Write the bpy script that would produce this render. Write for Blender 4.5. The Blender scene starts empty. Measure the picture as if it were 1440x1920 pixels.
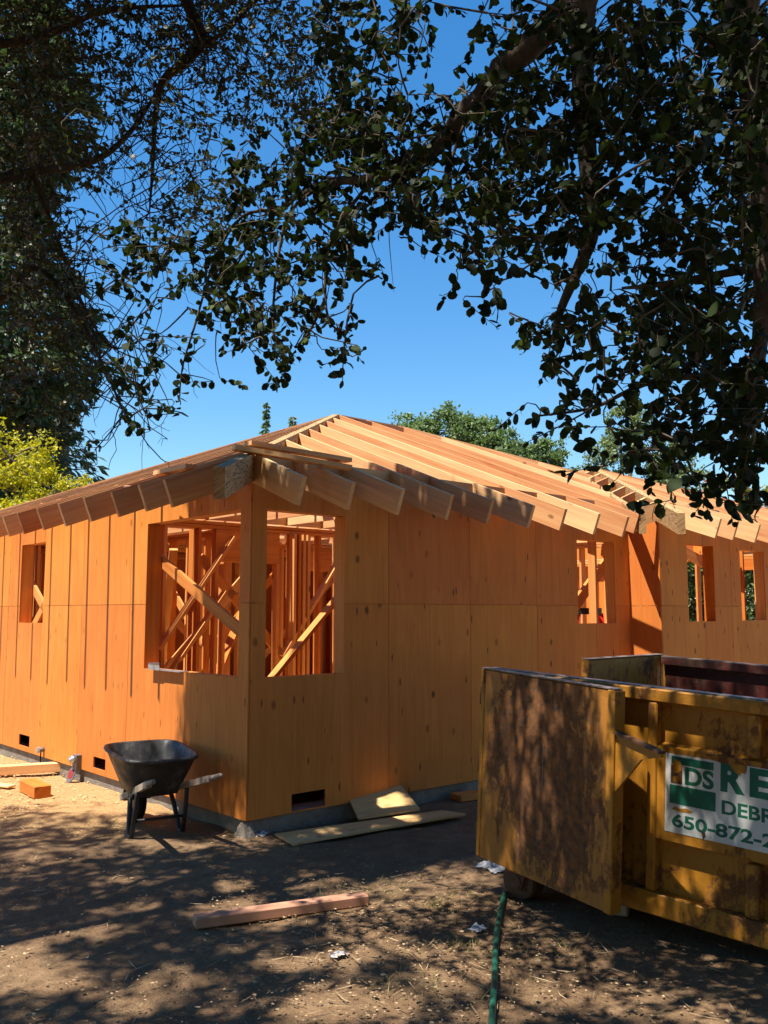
import bpy, math, random
import numpy as np
from mathutils import Vector, Matrix, Quaternion

R = random.Random(7)
NP = np.random.default_rng(11)
scene = bpy.context.scene
COL = scene.collection

# ------------------------------------------------------------------ camera
EYE = 1.55
cam_d = bpy.data.cameras.new('camera')
cam = bpy.data.objects.new('camera', cam_d)
COL.objects.link(cam)
cam.location = (0, 0, EYE)
cam.rotation_euler = (math.pi / 2 + 0.111, 0, 0)
cam_d.sensor_fit = 'VERTICAL'
cam_d.sensor_height = 36.0
cam_d.lens = 36.0 * 1683.84 / 1920.0
cam_d.clip_start = 0.05
cam_d.clip_end = 2000
scene.camera = cam
scene.render.resolution_x, scene.render.resolution_y = 768, 1024

# ------------------------------------------------------------------ sky, sun, exposure
SUN_TRAVEL = Vector((0.789, 0.617, -2.35)).normalized()
SUN_EL = math.asin(-SUN_TRAVEL.z)
SUN_ROT = math.atan2(-SUN_TRAVEL.x, -SUN_TRAVEL.y)
world = bpy.data.worlds.new('World')
scene.world = world
world.use_nodes = True
wn = world.node_tree
wn.nodes.clear()
w_out = wn.nodes.new('ShaderNodeOutputWorld')
w_bg = wn.nodes.new('ShaderNodeBackground')
w_sky = wn.nodes.new('ShaderNodeTexSky')
w_sky.sky_type = 'NISHITA'
w_sky.sun_disc = False
w_sky.sun_elevation = SUN_EL
w_sky.sun_rotation = SUN_ROT
w_sky.air_density = 1.35
w_sky.dust_density = 0.0
w_sky.ozone_density = 6.0
w_bg.inputs['Strength'].default_value = 0.083
w_sat = wn.nodes.new('ShaderNodeHueSaturation')
w_sat.inputs['Saturation'].default_value = 1.28
wn.links.new(w_sky.outputs[0], w_sat.inputs['Color'])
wn.links.new(w_sat.outputs[0], w_bg.inputs[0])
wn.links.new(w_bg.outputs[0], w_out.inputs[0])

sun_d = bpy.data.lights.new('sun', 'SUN')
sun_d.energy = 5.0
sun_d.angle = math.radians(0.53)
sun_d.color = (1.0, 0.93, 0.82)
sun = bpy.data.objects.new('sun', sun_d)
COL.objects.link(sun)
sun.rotation_euler = SUN_TRAVEL.to_track_quat('-Z', 'Y').to_euler()
sun.location = (-6, -4, 25)

scene.view_settings.view_transform = 'Standard'
scene.view_settings.look = 'None'
scene.view_settings.exposure = 1.15
scene.view_settings.gamma = 1.0
scene.view_settings.use_curve_mapping = False
try:
    scene.cycles.max_bounces = 8
    scene.cycles.diffuse_bounces = 5
    scene.cycles.glossy_bounces = 2
    scene.cycles.transmission_bounces = 4
    scene.cycles.transparent_max_bounces = 4
    scene.cycles.use_denoising = True
    scene.cycles.sample_clamp_indirect = 8
except Exception:
    pass


# ------------------------------------------------------------------ helpers: tags, meshes
def tag(o, label=None, cat=None, group=None, kind=None):
    if label: o['label'] = label
    if cat: o['category'] = cat
    if group: o['group'] = group
    if kind: o['kind'] = kind
    return o


def empty(name, loc=(0, 0, 0), rz=0.0, matrix=None):
    o = bpy.data.objects.new(name, None)
    COL.objects.link(o)
    o.empty_display_size = 0.2
    if matrix is not None:
        o.matrix_world = matrix
    else:
        o.location = loc
        o.rotation_euler = (0, 0, rz)
    return o


def link(name, me, parent=None, matrix=None):
    o = bpy.data.objects.new(name, me)
    COL.objects.link(o)
    if parent is not None:
        o.parent = parent
    if matrix is not None:
        o.matrix_local = matrix
    return o


def fast_mesh(name, V, F, mats, smooth=False, uv=None, midx=None):
    """V (n,3); F list/array of equal-length faces or list of lists."""
    me = bpy.data.meshes.new(name)
    V = np.asarray(V, dtype=np.float32)
    if isinstance(F, np.ndarray):
        nf, k = F.shape
        loops = F.reshape(-1).astype(np.int32)
        starts = (np.arange(nf) * k).astype(np.int32)
    else:
        loops = np.array([i for f in F for i in f], dtype=np.int32)
        ks = np.array([len(f) for f in F], dtype=np.int32)
        starts = np.concatenate([[0], np.cumsum(ks)[:-1]]).astype(np.int32)
        nf = len(F)
    me.vertices.add(len(V))
    me.vertices.foreach_set('co', V.reshape(-1))
    me.loops.add(len(loops))
    me.loops.foreach_set('vertex_index', loops)
    me.polygons.add(nf)
    me.polygons.foreach_set('loop_start', starts)
    if not isinstance(mats, (list, tuple)):
        mats = [mats]
    for m in mats:
        me.materials.append(m)
    if midx is not None:
        me.polygons.foreach_set('material_index', np.asarray(midx, dtype=np.int32))
    me.polygons.foreach_set('use_smooth', np.full(nf, bool(smooth)))
    me.update(calc_edges=True)
    me.validate()
    if uv is not None:
        l = me.uv_layers.new(name='UVMap')
        l.data.foreach_set('uv', np.asarray(uv, dtype=np.float32).reshape(-1))
    return me


def grain_uv(V, F, axis, offset=None):
    """u runs along the grain, v across it, in metres, with a random shift per piece"""
    ax = Vector(axis).normalized()
    if offset is None:
        offset = (R.uniform(0, 40), R.uniform(0, 40))
    out = []
    for f in F:
        ps = [Vector(V[i]) for i in f]
        n = Vector((0, 0, 0))
        for i in range(len(ps)):
            n += ps[i].cross(ps[(i + 1) % len(ps)])
        if n.length < 1e-12:
            n = Vector((0, 0, 1))
        n.normalize()
        c = ax.cross(n)
        if c.length < 0.3:      # end grain
            a2 = n.orthogonal().normalized()
            b2 = n.cross(a2)
            for p in ps:
                out.append((p.dot(a2) * 0.3 + offset[0], p.dot(b2) + offset[1]))
        else:
            c.normalize()
            for p in ps:
                out.append((p.dot(ax) + offset[0], p.dot(c) + offset[1] + n.x * 0.31 + n.y * 0.17))
    return out


BOXF = [(0, 3, 2, 1), (4, 5, 6, 7), (0, 1, 5, 4), (1, 2, 6, 5), (2, 3, 7, 6), (3, 0, 4, 7)]


def box_verts(x0, x1, y0, y1, z0, z1):
    return [(x0, y0, z0), (x1, y0, z0), (x1, y1, z0), (x0, y1, z0),
            (x0, y0, z1), (x1, y0, z1), (x1, y1, z1), (x0, y1, z1)]


def box(name, x0, x1, y0, y1, z0, z1, mat, parent=None, axis=(1, 0, 0), matrix=None):
    V = box_verts(min(x0, x1), max(x0, x1), min(y0, y1), max(y0, y1), min(z0, z1), max(z0, z1))
    me = fast_mesh(name, V, BOXF, mat, uv=grain_uv(V, BOXF, axis))
    return link(name, me, parent, matrix)


def bevel_box(name, x0, x1, y0, y1, z0, z1, mat, parent=None, axis=(1, 0, 0), matrix=None, b=0.004):
    """box with small chamfers on the edges running along the axis and on the ends"""
    V, F = [], []
    xs = [x0, x0 + b, x1 - b, x1]
    for i, x in enumerate(xs):
        e = b if i in (0, 3) else 0.0
        ring = [(y0 + b + e, z0 + e), (y1 - b - e, z0 + e), (y1 - e, z0 + b + e), (y1 - e, z1 - b - e),
                (y1 - b - e, z1 - e), (y0 + b + e, z1 - e), (y0 + e, z1 - b - e), (y0 + e, z0 + b + e)]
        V += [(x, y, z) for y, z in ring]
    for i in range(3):
        for k in range(8):
            F.append((i * 8 + k, (i * 8 + (k + 1) % 8), (i + 1) * 8 + (k + 1) % 8, (i + 1) * 8 + k))
    F.append(tuple(reversed(range(8))))
    F.append(tuple(range(24, 32)))
    me = fast_mesh(name, V, F, mat, uv=grain_uv(V, F, axis))
    return link(name, me, parent, matrix)


def board(name, p0, p1, w, d, mat, parent=None, up=(0, 0, 1)):
    """straight stick from p0 to p1, w across, d deep along up"""
    p0, p1 = Vector(p0), Vector(p1)
    x = (p1 - p0)
    L = x.length
    x.normalize()
    upv = Vector(up)
    y = upv.cross(x)
    if y.length < 1e-4:
        y = x.orthogonal()
    y.normalize()
    z = x.cross(y)
    M = Matrix((x, y, z)).transposed().to_4x4()
    M.translation = p0
    return box(name, 0, L, -w / 2, w / 2, -d / 2, d / 2, mat, parent, (1, 0, 0), M)


class MB:
    """collects shapes into one mesh"""
    def __init__(s):
        s.V, s.F = [], []

    def add(s, V, F):
        o = len(s.V)
        s.V += [tuple(v) for v in V]
        s.F += [tuple(i + o for i in f) for f in F]

    def box(s, x0, x1, y0, y1, z0, z1):
        s.add(box_verts(x0, x1, y0, y1, z0, z1), BOXF)

    def stick(s, p0, p1, w, d, up=(0, 0, 1)):
        p0, p1 = Vector(p0), Vector(p1)
        x = (p1 - p0).normalized()
        y = Vector(up).cross(x)
        if y.length < 1e-4: y = x.orthogonal()
        y.normalize()
        z = x.cross(y)
        V = []
        for p in (p0, p1):
            for a, b in ((-1, -1), (1, -1), (1, 1), (-1, 1)):
                V.append(p + y * (a * w / 2) + z * (b * d / 2))
        s.add(V, [(0, 3, 2, 1), (4, 5, 6, 7), (0, 1, 5, 4), (1, 2, 6, 5), (2, 3, 7, 6), (3, 0, 4, 7)])

    def tube(s, pts, rad, n=8, cap=True):
        V, F = tube_geo(pts, rad, n, cap)
        s.add(V, F)

    def prism(s, poly, axis_vec):
        """poly: list of 3-D points (planar), extruded by axis_vec"""
        k = len(poly)
        a = Vector(axis_vec)
        V = [Vector(p) for p in poly] + [Vector(p) + a for p in poly]
        F = [tuple(reversed(range(k))), tuple(range(k, 2 * k))]
        F += [(i, (i + 1) % k, k + (i + 1) % k, k + i) for i in range(k)]
        s.add(V, F)

    def build(s, name, mat, parent=None, smooth=False, axis=(1, 0, 0), matrix=None):
        me = fast_mesh(name, s.V, s.F, mat, smooth=smooth, uv=grain_uv(s.V, s.F, axis))
        return link(name, me, parent, matrix)


def tube_geo(pts, rad, n=8, cap=True):
    pts = [Vector(p) for p in pts]
    if not isinstance(rad, (list, tuple)):
        rad = [rad] * len(pts)
    V, F = [], []
    prev = None
    for i, p in enumerate(pts):
        t = (pts[min(i + 1, len(pts) - 1)] - pts[max(i - 1, 0)])
        if t.length < 1e-9: t = Vector((0, 0, 1))
        t.normalize()
        if prev is None:
            a = t.orthogonal().normalized()
        else:
            a = prev - t * prev.dot(t)
            if a.length < 1e-6: a = t.orthogonal()
            a.normalize()
        prev = a
        b = t.cross(a)
        for k in range(n):
            th = 2 * math.pi * k / n
            V.append(p + (a * math.cos(th) + b * math.sin(th)) * rad[i])
    for i in range(len(pts) - 1):
        for k in range(n):
            F.append((i * n + k, i * n + (k + 1) % n, (i + 1) * n + (k + 1) % n, (i + 1) * n + k))
    if cap:
        F.append(tuple(reversed(range(n))))
        F.append(tuple((len(pts) - 1) * n + k for k in range(n)))
    return V, F


def smooth_path(pts, sub=4):
    pts = [Vector(p) for p in pts]
    out = []
    for i in range(len(pts) - 1):
        p0 = pts[max(i - 1, 0)]; p1 = pts[i]; p2 = pts[i + 1]; p3 = pts[min(i + 2, len(pts) - 1)]
        for k in range(sub):
            t = k / sub
            out.append(0.5 * ((2 * p1) + (p2 - p0) * t + (2 * p0 - 5 * p1 + 4 * p2 - p3) * t * t + (3 * p1 - p0 - 3 * p2 + p3) * t ** 3))
    out.append(pts[-1])
    return out


# ------------------------------------------------------------------ materials
class NT:
    def __init__(s, name):
        s.m = bpy.data.materials.new(name)
        s.m.use_nodes = True
        s.t = s.m.node_tree
        s.b = s.t.nodes['Principled BSDF']
        s.out = s.t.nodes['Material Output']

    def n(s, typ, **kw):
        nd = s.t.nodes.new(typ)
        for k, v in kw.items():
            if k in ('inp',):
                for a, b in v.items():
                    s.set(nd, a, b)
            else:
                setattr(nd, k, v)
        return nd

    def set(s, nd, a, b):
        sock = nd.inputs[a]
        if isinstance(b, bpy.types.NodeSocket):
            s.t.links.new(b, sock)
        else:
            sock.default_value = b

    def ramp(s, fac, stops, interp='LINEAR'):
        r = s.n('ShaderNodeValToRGB')
        r.color_ramp.interpolation = interp
        els = r.color_ramp.elements
        while len(els) < len(stops): els.new(0.5)
        for e, (p, c) in zip(els, stops):
            e.position = p
            e.color = c if len(c) == 4 else (*c, 1)
        s.set(r, 0, fac)
        return r.outputs[0]

    def val(s, fac, a, b, c=0.0, d=1.0):
        r = s.n('ShaderNodeMapRange', inp={0: fac, 1: a, 2: b, 3: c, 4: d})
        return r.outputs[0]

    def math(s, op, a, b=0.0):
        r = s.n('ShaderNodeMath', operation=op)
        s.set(r, 0, a)
        s.set(r, 1, b)
        return r.outputs[0]

    def mix(s, fac, a, b, mode='MIX'):
        r = s.n('ShaderNodeMix', data_type='RGBA', blend_type=mode)
        s.set(r, 0, fac)
        ins = [i for i in r.inputs if i.type == 'RGBA']
        for sock, v in zip(ins, (a, b)):
            if isinstance(v, bpy.types.NodeSocket): s.t.links.new(v, sock)
            else: sock.default_value = v if len(v) == 4 else (*v, 1)
        return [o for o in r.outputs if o.type == 'RGBA'][0]

    def noise(s, vec, scale, detail=4, rough=0.55, dist=0.0):
        r = s.n('ShaderNodeTexNoise', inp={'Scale': scale, 'Detail': detail, 'Roughness': rough, 'Distortion': dist})
        if vec is not None: s.set(r, 'Vector', vec)
        return r.outputs[0]

    def vec(s, which='Object'):
        return s.n('ShaderNodeTexCoord').outputs[which]

    def map(s, v, scale=(1, 1, 1), loc=(0, 0, 0), rot=(0, 0, 0)):
        r = s.n('ShaderNodeMapping')
        s.set(r, 'Vector', v)
        r.inputs['Scale'].default_value = scale
        r.inputs['Location'].default_value = loc
        r.inputs['Rotation'].default_value = rot
        return r.outputs[0]

    def rnd(s):
        return s.n('ShaderNodeObjectInfo').outputs['Random']

    def island(s):
        return s.n('ShaderNodeNewGeometry').outputs['Random Per Island']

    def bump(s, h, strength=0.3, dist=0.01):
        r = s.n('ShaderNodeBump', inp={'Strength': strength, 'Distance': dist, 'Height': h})
        s.t.links.new(r.outputs[0], s.b.inputs['Normal'])

    def base(s, c, rough=0.7, spec=0.3, metal=0.0):
        s.set(s.b, 'Base Color', c if isinstance(c, bpy.types.NodeSocket) else ((*c, 1) if len(c) == 3 else c))
        s.set(s.b, 'Roughness', rough)
        s.set(s.b, 'Specular IOR Level', spec)
        s.set(s.b, 'Metallic', metal)
        return s.m


def m_lumber(name, light, dark, knots=True, rough=0.75):
    t = NT(name)
    uv = t.vec('UV')
    n1 = t.noise(t.map(uv, (1.6, 34, 1)), 1.0, 5, 0.6, 0.6)
    n2 = t.noise(t.map(uv, (0.5, 7, 1)), 1.0, 3, 0.5, 1.5)
    g = t.math('ADD', t.math('MULTIPLY', n1, 0.6), t.math('MULTIPLY', n2, 0.5))
    col = t.ramp(g, [(0.34, dark), (0.66, light)])
    # board-to-board variation
    h = t.n('ShaderNodeHueSaturation', inp={'Hue': t.val(t.rnd(), 0, 1, 0.488, 0.51), 'Saturation': t.val(t.rnd(), 0, 1, 1.05, 0.9),
                                            'Value': t.val(t.rnd(), 0, 1, 0.80, 1.14), 'Color': col})
    col = h.outputs[0]
    if knots:
        vo = t.n('ShaderNodeTexVoronoi', inp={'Scale': 1.0, 'Vector': t.map(uv, (3.0, 6.0, 1)), 'Randomness': 1.0})
        d = t.math('ADD', vo.outputs['Distance'], t.math('MULTIPLY', t.noise(uv, 30, 2), 0.06))
        k = t.val(d, 0.09, 0.17, 1, 0)
        sel = t.math('GREATER_THAN', t.n('ShaderNodeSeparateColor', inp={0: vo.outputs['Color']}).outputs[0], 0.62)
        col = t.mix(t.math('MULTIPLY', t.math('MULTIPLY', k, sel), 0.8), col, tuple(c * 0.35 for c in dark))
    t.bump(n1, 0.15, 0.003)
    return t.base(col, rough, 0.25)


def m_plywood(name, light, dark, knot):
    t = NT(name)
    uv = t.vec('UV')
    n1 = t.noise(t.map(uv, (1.5, 42, 1)), 1.0, 5, 0.62, 0.8)
    n2 = t.noise(t.map(uv, (0.8, 5, 1)), 1.0, 4, 0.55, 2.2)
    n3 = t.noise(t.map(uv, (0.7, 0.7, 1)), 1.0, 3)
    g = t.math('ADD', t.math('MULTIPLY', n1, 0.45), t.math('MULTIPLY', n2, 0.55))
    col = t.ramp(g, [(0.33, dark), (0.66, light)])
    col = t.mix(t.val(n3, 0.4, 0.7, 0.0, 0.35), col, tuple(c * 0.72 for c in dark))
    h = t.n('ShaderNodeHueSaturation', inp={'Hue': t.val(t.rnd(), 0, 1, 0.493, 0.507), 'Saturation': 1.0,
                                            'Value': t.val(t.rnd(), 0, 1, 0.94, 1.05), 'Color': col})
    col = h.outputs[0]
    # knots and boat patches
    vo = t.n('ShaderNodeTexVoronoi', inp={'Scale': 1.0, 'Vector': t.map(uv, (4.0, 6.0, 1)), 'Randomness': 0.85})
    d = t.math('ADD', vo.outputs['Distance'], t.math('MULTIPLY', t.noise(uv, 45, 2), 0.05))
    rr = t.n('ShaderNodeSeparateColor', inp={0: vo.outputs['Color']})
    k = t.val(d, 0.11, 0.19, 1, 0)
    sel = t.math('GREATER_THAN', rr.outputs[0], 0.38)
    col = t.mix(t.math('MULTIPLY', t.math('MULTIPLY', k, sel), t.val(rr.outputs[1], 0, 1, 0.2, 0.9)), col, knot)
    vs = t.n('ShaderNodeTexVoronoi', inp={'Scale': 1.0, 'Vector': t.map(uv, (4.6, 17.0, 1), (3, 7, 0)), 'Randomness': 1.0})
    k2 = t.val(vs.outputs['Distance'], 0.10, 0.19, 1, 0)
    sel2 = t.math('GREATER_THAN', t.n('ShaderNodeSeparateColor', inp={0: vs.outputs['Color']}).outputs[0], 0.72)
    col = t.mix(t.math('MULTIPLY', t.math('MULTIPLY', k2, sel2), 0.8), col, tuple(c * 0.7 for c in knot))
    t.bump(n1, 0.12, 0.002)
    return t.base(col, 0.72, 0.25)


def m_osb(name):
    t = NT(name)
    uv = t.vec('UV')
    vo = t.n('ShaderNodeTexVoronoi', inp={'Scale': 1.0, 'Vector': t.map(uv, (22, 120, 1)), 'Randomness': 1.0})
    c = t.ramp(t.n('ShaderNodeSeparateColor', inp={0: vo.outputs['Color']}).outputs[0],
               [(0.0, (0.16, 0.085, 0.03)), (0.3, (0.36, 0.20, 0.08)), (1.0, (0.52, 0.32, 0.14))])
    t.bump(vo.outputs['Distance'], 0.3, 0.004)
    return t.base(c, 0.75, 0.25)


def m_plain(name, c, rough=0.6, var=0.25, scale=8.0, spec=0.4, metal=0.0, bump=0.1):
    t = NT(name)
    n = t.noise(t.vec('Object'), scale, 5, 0.6)
    col = t.ramp(n, [(0.3, tuple(x * (1 - var) for x in c)), (0.7, tuple(min(1, x * (1 + var)) for x in c))])
    if bump: t.bump(n, bump, 0.01)
    return t.base(col, rough, spec, metal)


def m_concrete():
    t = NT('concrete')
    v = t.vec('Object')
    n = t.noise(v, 5, 6, 0.65)
    n2 = t.noise(v, 60, 3, 0.6)
    col = t.ramp(t.math('ADD', t.math('MULTIPLY', n, 0.7), t.math('MULTIPLY', n2, 0.3)), [(0.3, (0.12, 0.10, 0.08)), (0.7, (0.30, 0.26, 0.21))])
    t.bump(t.math('ADD', n2, n), 0.5, 0.02)
    return t.base(col, 0.9, 0.2)


def m_ground():
    t = NT('bare_dirt')
    v = t.vec('Object')
    n1 = t.noise(v, 0.9, 6, 0.6)
    n2 = t.noise(v, 7, 6, 0.65)
    n3 = t.noise(v, 45, 5, 0.7)
    n4 = t.noise(v, 160, 3, 0.7)
    g = t.math('ADD', t.math('ADD', t.math('MULTIPLY', n1, 0.35), t.math('MULTIPLY', n2, 0.3)), t.math('MULTIPLY', n3, 0.35))
    col = t.ramp(g, [(0.32, (0.125, 0.074, 0.042)), (0.5, (0.225, 0.140, 0.078)), (0.68, (0.37, 0.25, 0.14))])
    # pale crumbs of dry leaf and chip
    vo = t.n('ShaderNodeTexVoronoi', inp={'Scale': 55.0, 'Vector': v, 'Randomness': 1.0})
    sel = t.n('ShaderNodeSeparateColor', inp={0: vo.outputs['Color']})
    k = t.math('MULTIPLY', t.val(vo.outputs['Distance'], 0.22, 0.34, 1, 0), t.math('GREATER_THAN', sel.outputs[0], 0.72))
    col = t.mix(t.math('MULTIPLY', k, t.val(n2, 0.42, 0.6, 0.05, 0.45)), col, (0.40, 0.30, 0.18))
    # sawdust spread by the long side of the house
    pos = t.n('ShaderNodeSeparateXYZ')
    t.set(pos, 0, v)
    dx = t.math('SUBTRACT', pos.outputs[0], -3.3)
    dy = t.math('SUBTRACT', pos.outputs[1], 8.6)
    along = t.math('ADD', t.math('MULTIPLY', dx, -0.662), t.math('MULTIPLY', dy, 0.75))
    across = t.math('ADD', t.math('MULTIPLY', dx, 0.75), t.math('MULTIPLY', dy, 0.662))
    rr = t.math('ADD', t.math('POWER', t.math('MULTIPLY', along, 0.40), 2.0), t.math('POWER', t.math('MULTIPLY', across, 0.62), 2.0))
    rr = t.math('ADD', rr, t.math('MULTIPLY', t.math('SUBTRACT', n2, 0.5), 0.9))
    saw = t.val(rr, 0.5, 1.3, 1, 0)
    sc = t.ramp(t.math('ADD', t.math('MULTIPLY', n3, 0.6), t.math('MULTIPLY', n4, 0.4)), [(0.33, (0.27, 0.15, 0.065)), (0.5, (0.50, 0.31, 0.14)), (0.7, (0.68, 0.47, 0.24))])
    col = t.mix(saw, col, sc)
    t.bump(t.math('ADD', t.math('MULTIPLY', n2, 0.8), t.math('ADD', t.math('MULTIPLY', n3, 0.5), t.math('MULTIPLY', n4, 0.2))), 0.9, 0.06)
    return t.base(col, 0.95, 0.1)


def m_leaf(name, c0, c1, trans=0.3, rough=0.45, spec=0.35, rnd='island', tcol=None, lime=False):
    t = NT(name)
    r = t.island() if rnd == 'island' else t.rnd()
    col = t.ramp(r, [(0.0, c0), (0.75, c1), (1.0, tuple(min(1, x * 1.5) for x in c1))] if not lime else [(0.0, c0), (0.75, c1), (0.965, tuple(min(1, x * 1.5) for x in c1)), (0.985, tuple(min(1, x * y) for x, y in zip(c1, (3.0, 2.6, 1.2))))])
    t.base(col, rough, spec)
    tr = t.n('ShaderNodeBsdfTranslucent')
    tc = t.mix(0.5, col, tcol or (c1[0] * 2.2, c1[1] * 2.4, c1[2] * 0.8))
    t.set(tr, 'Color', tc)
    mx = t.n('ShaderNodeMixShader')
    mx.inputs[0].default_value = trans
    t.t.links.new(t.b.outputs[0], mx.inputs[1])
    t.t.links.new(tr.outputs[0], mx.inputs[2])
    t.t.links.new(mx.outputs[0], t.out.inputs['Surface'])
    return t.m


def m_bark(name, c0=(0.055, 0.042, 0.032), c1=(0.17, 0.135, 0.10)):
    t = NT(name)
    v = t.vec('Object')
    n = t.noise(t.map(v, (1, 1, 0.35)), 22, 6, 0.7)
    n2 = t.noise(v, 4, 3)
    col = t.ramp(t.math('ADD', t.math('MULTIPLY', n, 0.7), t.math('MULTIPLY', n2, 0.3)), [(0.35, c0), (0.65, c1)])
    t.bump(n, 0.9, 0.02)
    return t.base(col, 0.9, 0.15)


def m_paint(name, paint, rust, rust2, level, spec=0.35, rough=0.55, scale=1.0, streak=True, worn=None, blotch=0.0):
    """old machine paint worn through to rust; level = share of rust"""
    t = NT(name)
    v = t.vec('Object')
    n1 = t.noise(v, 2.2 * scale, 7, 0.66, 0.4)
    n2 = t.noise(v, 22 * scale, 6, 0.7)
    n3 = t.noise(t.map(v, (26, 26, 2.2)), 1.0, 5, 0.65)
    m = t.math('ADD', t.math('MULTIPLY', n1, 0.62), t.math('ADD', t.math('MULTIPLY', n2, 0.33), t.math('MULTIPLY', n3, 0.15 if streak else 0.05)))
    if worn:     # worn field: rubbed through round a centre of its own (x, z, rx, rz)
        p = t.n('ShaderNodeSeparateXYZ'); t.set(p, 0, v)
        ex = t.math('POWER', t.math('ABSOLUTE', t.math('DIVIDE', t.math('SUBTRACT', p.outputs[0], worn[0]), worn[2])), 2.0)
        ez = t.math('POWER', t.math('ABSOLUTE', t.math('DIVIDE', t.math('SUBTRACT', p.outputs[2], worn[1]), worn[3])), 2.0)
        fall = t.val(t.math('ADD', ex, ez), 0.1, 1.7, 0.17, -0.07)
        m = t.math('ADD', m, fall)
    if blotch:
        n4 = t.noise(t.map(v, (9, 9, 4)), 1.0, 8, 0.75, 1.2)
        m = t.math('ADD', m, t.math('MULTIPLY', t.math('SUBTRACT', n4, 0.5), blotch))
    th = 0.72 - 0.3 * level
    mask = t.val(m, th, th + 0.06, 0, 1)
    rcol = t.mix(t.val(n2, 0.35, 0.65), rust, rust2)
    pcol = t.ramp(n1, [(0.3, tuple(x * 0.72 for x in paint)), (0.7, paint)])
    pcol = t.mix(t.val(n3, 0.5, 0.72, 0.0, 0.25), pcol, rust)
    col = t.mix(mask, pcol, rcol)
    n5 = t.noise(v, 3.2, 2, 0.4)
    t.bump(t.math('ADD', t.math('MULTIPLY', t.math('ADD', n2, t.math('MULTIPLY', mask, -0.6)), 0.12), n5), 0.5, 0.05)
    t.base(col, rough, spec)
    t.set(t.b, 'Roughness', t.val(mask, 0, 1, rough, 0.9))
    return t.m


M_FIR = m_lumber('fir_lumber', (0.74, 0.41, 0.17), (0.56, 0.235, 0.085))
M_STUD = m_lumber('stud_lumber', (0.66, 0.265, 0.055), (0.48, 0.15, 0.024))
M_BEAM = m_lumber('cedar_beam', (0.50, 0.245, 0.15), (0.34, 0.145, 0.08), knots=False)
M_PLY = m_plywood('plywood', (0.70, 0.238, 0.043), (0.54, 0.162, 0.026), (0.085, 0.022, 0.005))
M_PLYL = m_plywood('sunny_plywood', (0.72, 0.250, 0.046), (0.55, 0.165, 0.027), (0.36, 0.10, 0.018))  # left wall sheets: a different face with paler knots
M_PLY2 = m_plywood('pale_plywood', (0.66, 0.43, 0.20), (0.48, 0.28, 0.115), (0.22, 0.11, 0.05))
M_OSB = m_osb('strand_beam')
M_CONC = m_concrete()
M_GROUND = m_ground()
M_STEEL = m_plain('galvanised_steel', (0.52, 0.54, 0.56), 0.35, 0.15, 30, 0.5, 0.85)
M_DSTEEL = m_plain('black_steel', (0.022, 0.022, 0.024), 0.45, 0.2, 20, 0.4, 0.0)
def m_tub():
    t = NT('black_poly')
    v = t.vec('Object')
    n1 = t.noise(v, 7, 6, 0.65, 0.6)
    n2 = t.noise(t.map(v, (30, 30, 6)), 1.0, 4, 0.6)
    d = t.math('ADD', t.math('MULTIPLY', n1, 0.7), t.math('MULTIPLY', n2, 0.3))
    col = t.ramp(d, [(0.42, (0.017, 0.018, 0.020)), (0.55, (0.035, 0.035, 0.035)), (0.70, (0.14, 0.13, 0.12))])
    t.bump(n2, 0.08, 0.003)
    t.base(col, 0.5, 0.4)
    t.set(t.b, 'Roughness', t.val(d, 0.4, 0.65, 0.38, 0.8))
    return t.m


M_TUB = m_tub()
M_RUBBER = m_plain('rubber', (0.018, 0.018, 0.018), 0.8, 0.3, 20, 0.2)
M_GREYWOOD = m_lumber('weathered_wood', (0.36, 0.27, 0.19), (0.20, 0.145, 0.10), knots=False)
M_HOSE = m_plain('green_hose', (0.012, 0.095, 0.062), 0.4, 0.25, 12, 0.45)
M_PAPER = m_plain('paper_scrap', (0.42, 0.41, 0.42), 0.9, 0.12, 20, 0.2)
M_RED = m_plain('red_fibreglass', (0.62, 0.03, 0.02), 0.4, 0.15, 10, 0.4)
M_REDDISC = m_plain('red_disc', (0.30, 0.035, 0.035), 0.6, 0.4, 14, 0.3)
M_GREY = m_plain('grey_fitting', (0.12, 0.12, 0.125), 0.5, 0.3, 20, 0.4)
YEL = (0.42, 0.175, 0.012)
M_DUMP = m_paint('dumpster_paint', YEL, (0.075, 0.032, 0.014), (0.19, 0.072, 0.018), 0.46, blotch=0.35)
M_DOOR = m_paint('worn_door_paint', (0.38, 0.15, 0.016), (0.052, 0.029, 0.016), (0.20, 0.075, 0.018), 0.60, worn=(0.50, 0.60, 0.40, 0.52), blotch=0.55)
M_RUST = m_paint('rusty_steel', (0.10, 0.045, 0.02), (0.06, 0.03, 0.018), (0.13, 0.06, 0.025), 0.6)
M_DIN = m_paint('dumpster_inside', (0.10, 0.018, 0.012), (0.045, 0.022, 0.015), (0.10, 0.045, 0.026), 0.5, scale=0.9, blotch=0.3)
M_EDGE = m_paint('scraped_edge', (0.20, 0.17, 0.15), (0.10, 0.06, 0.04), (0.15, 0.08, 0.04), 0.35, rough=0.4)
M_SIGN = m_paint('sign_white', (0.62, 0.63, 0.60), (0.42, 0.35, 0.27), (0.30, 0.20, 0.12), 0.12, streak=True)
M_SGREEN = m_paint('sign_green', (0.006, 0.125, 0.075), (0.02, 0.08, 0.055), (0.3, 0.3, 0.26), -0.12)
M_BARK = m_bark('oak_bark')
M_TWIG = m_bark('oak_twig', (0.035, 0.027, 0.02), (0.10, 0.08, 0.06))
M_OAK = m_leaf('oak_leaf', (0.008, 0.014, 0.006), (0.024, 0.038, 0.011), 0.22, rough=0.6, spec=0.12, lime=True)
M_OAKP = m_leaf('oak_leaf_single', (0.008, 0.014, 0.006), (0.024, 0.038, 0.011), 0.14, rough=0.6, spec=0.12, rnd='object')
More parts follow.
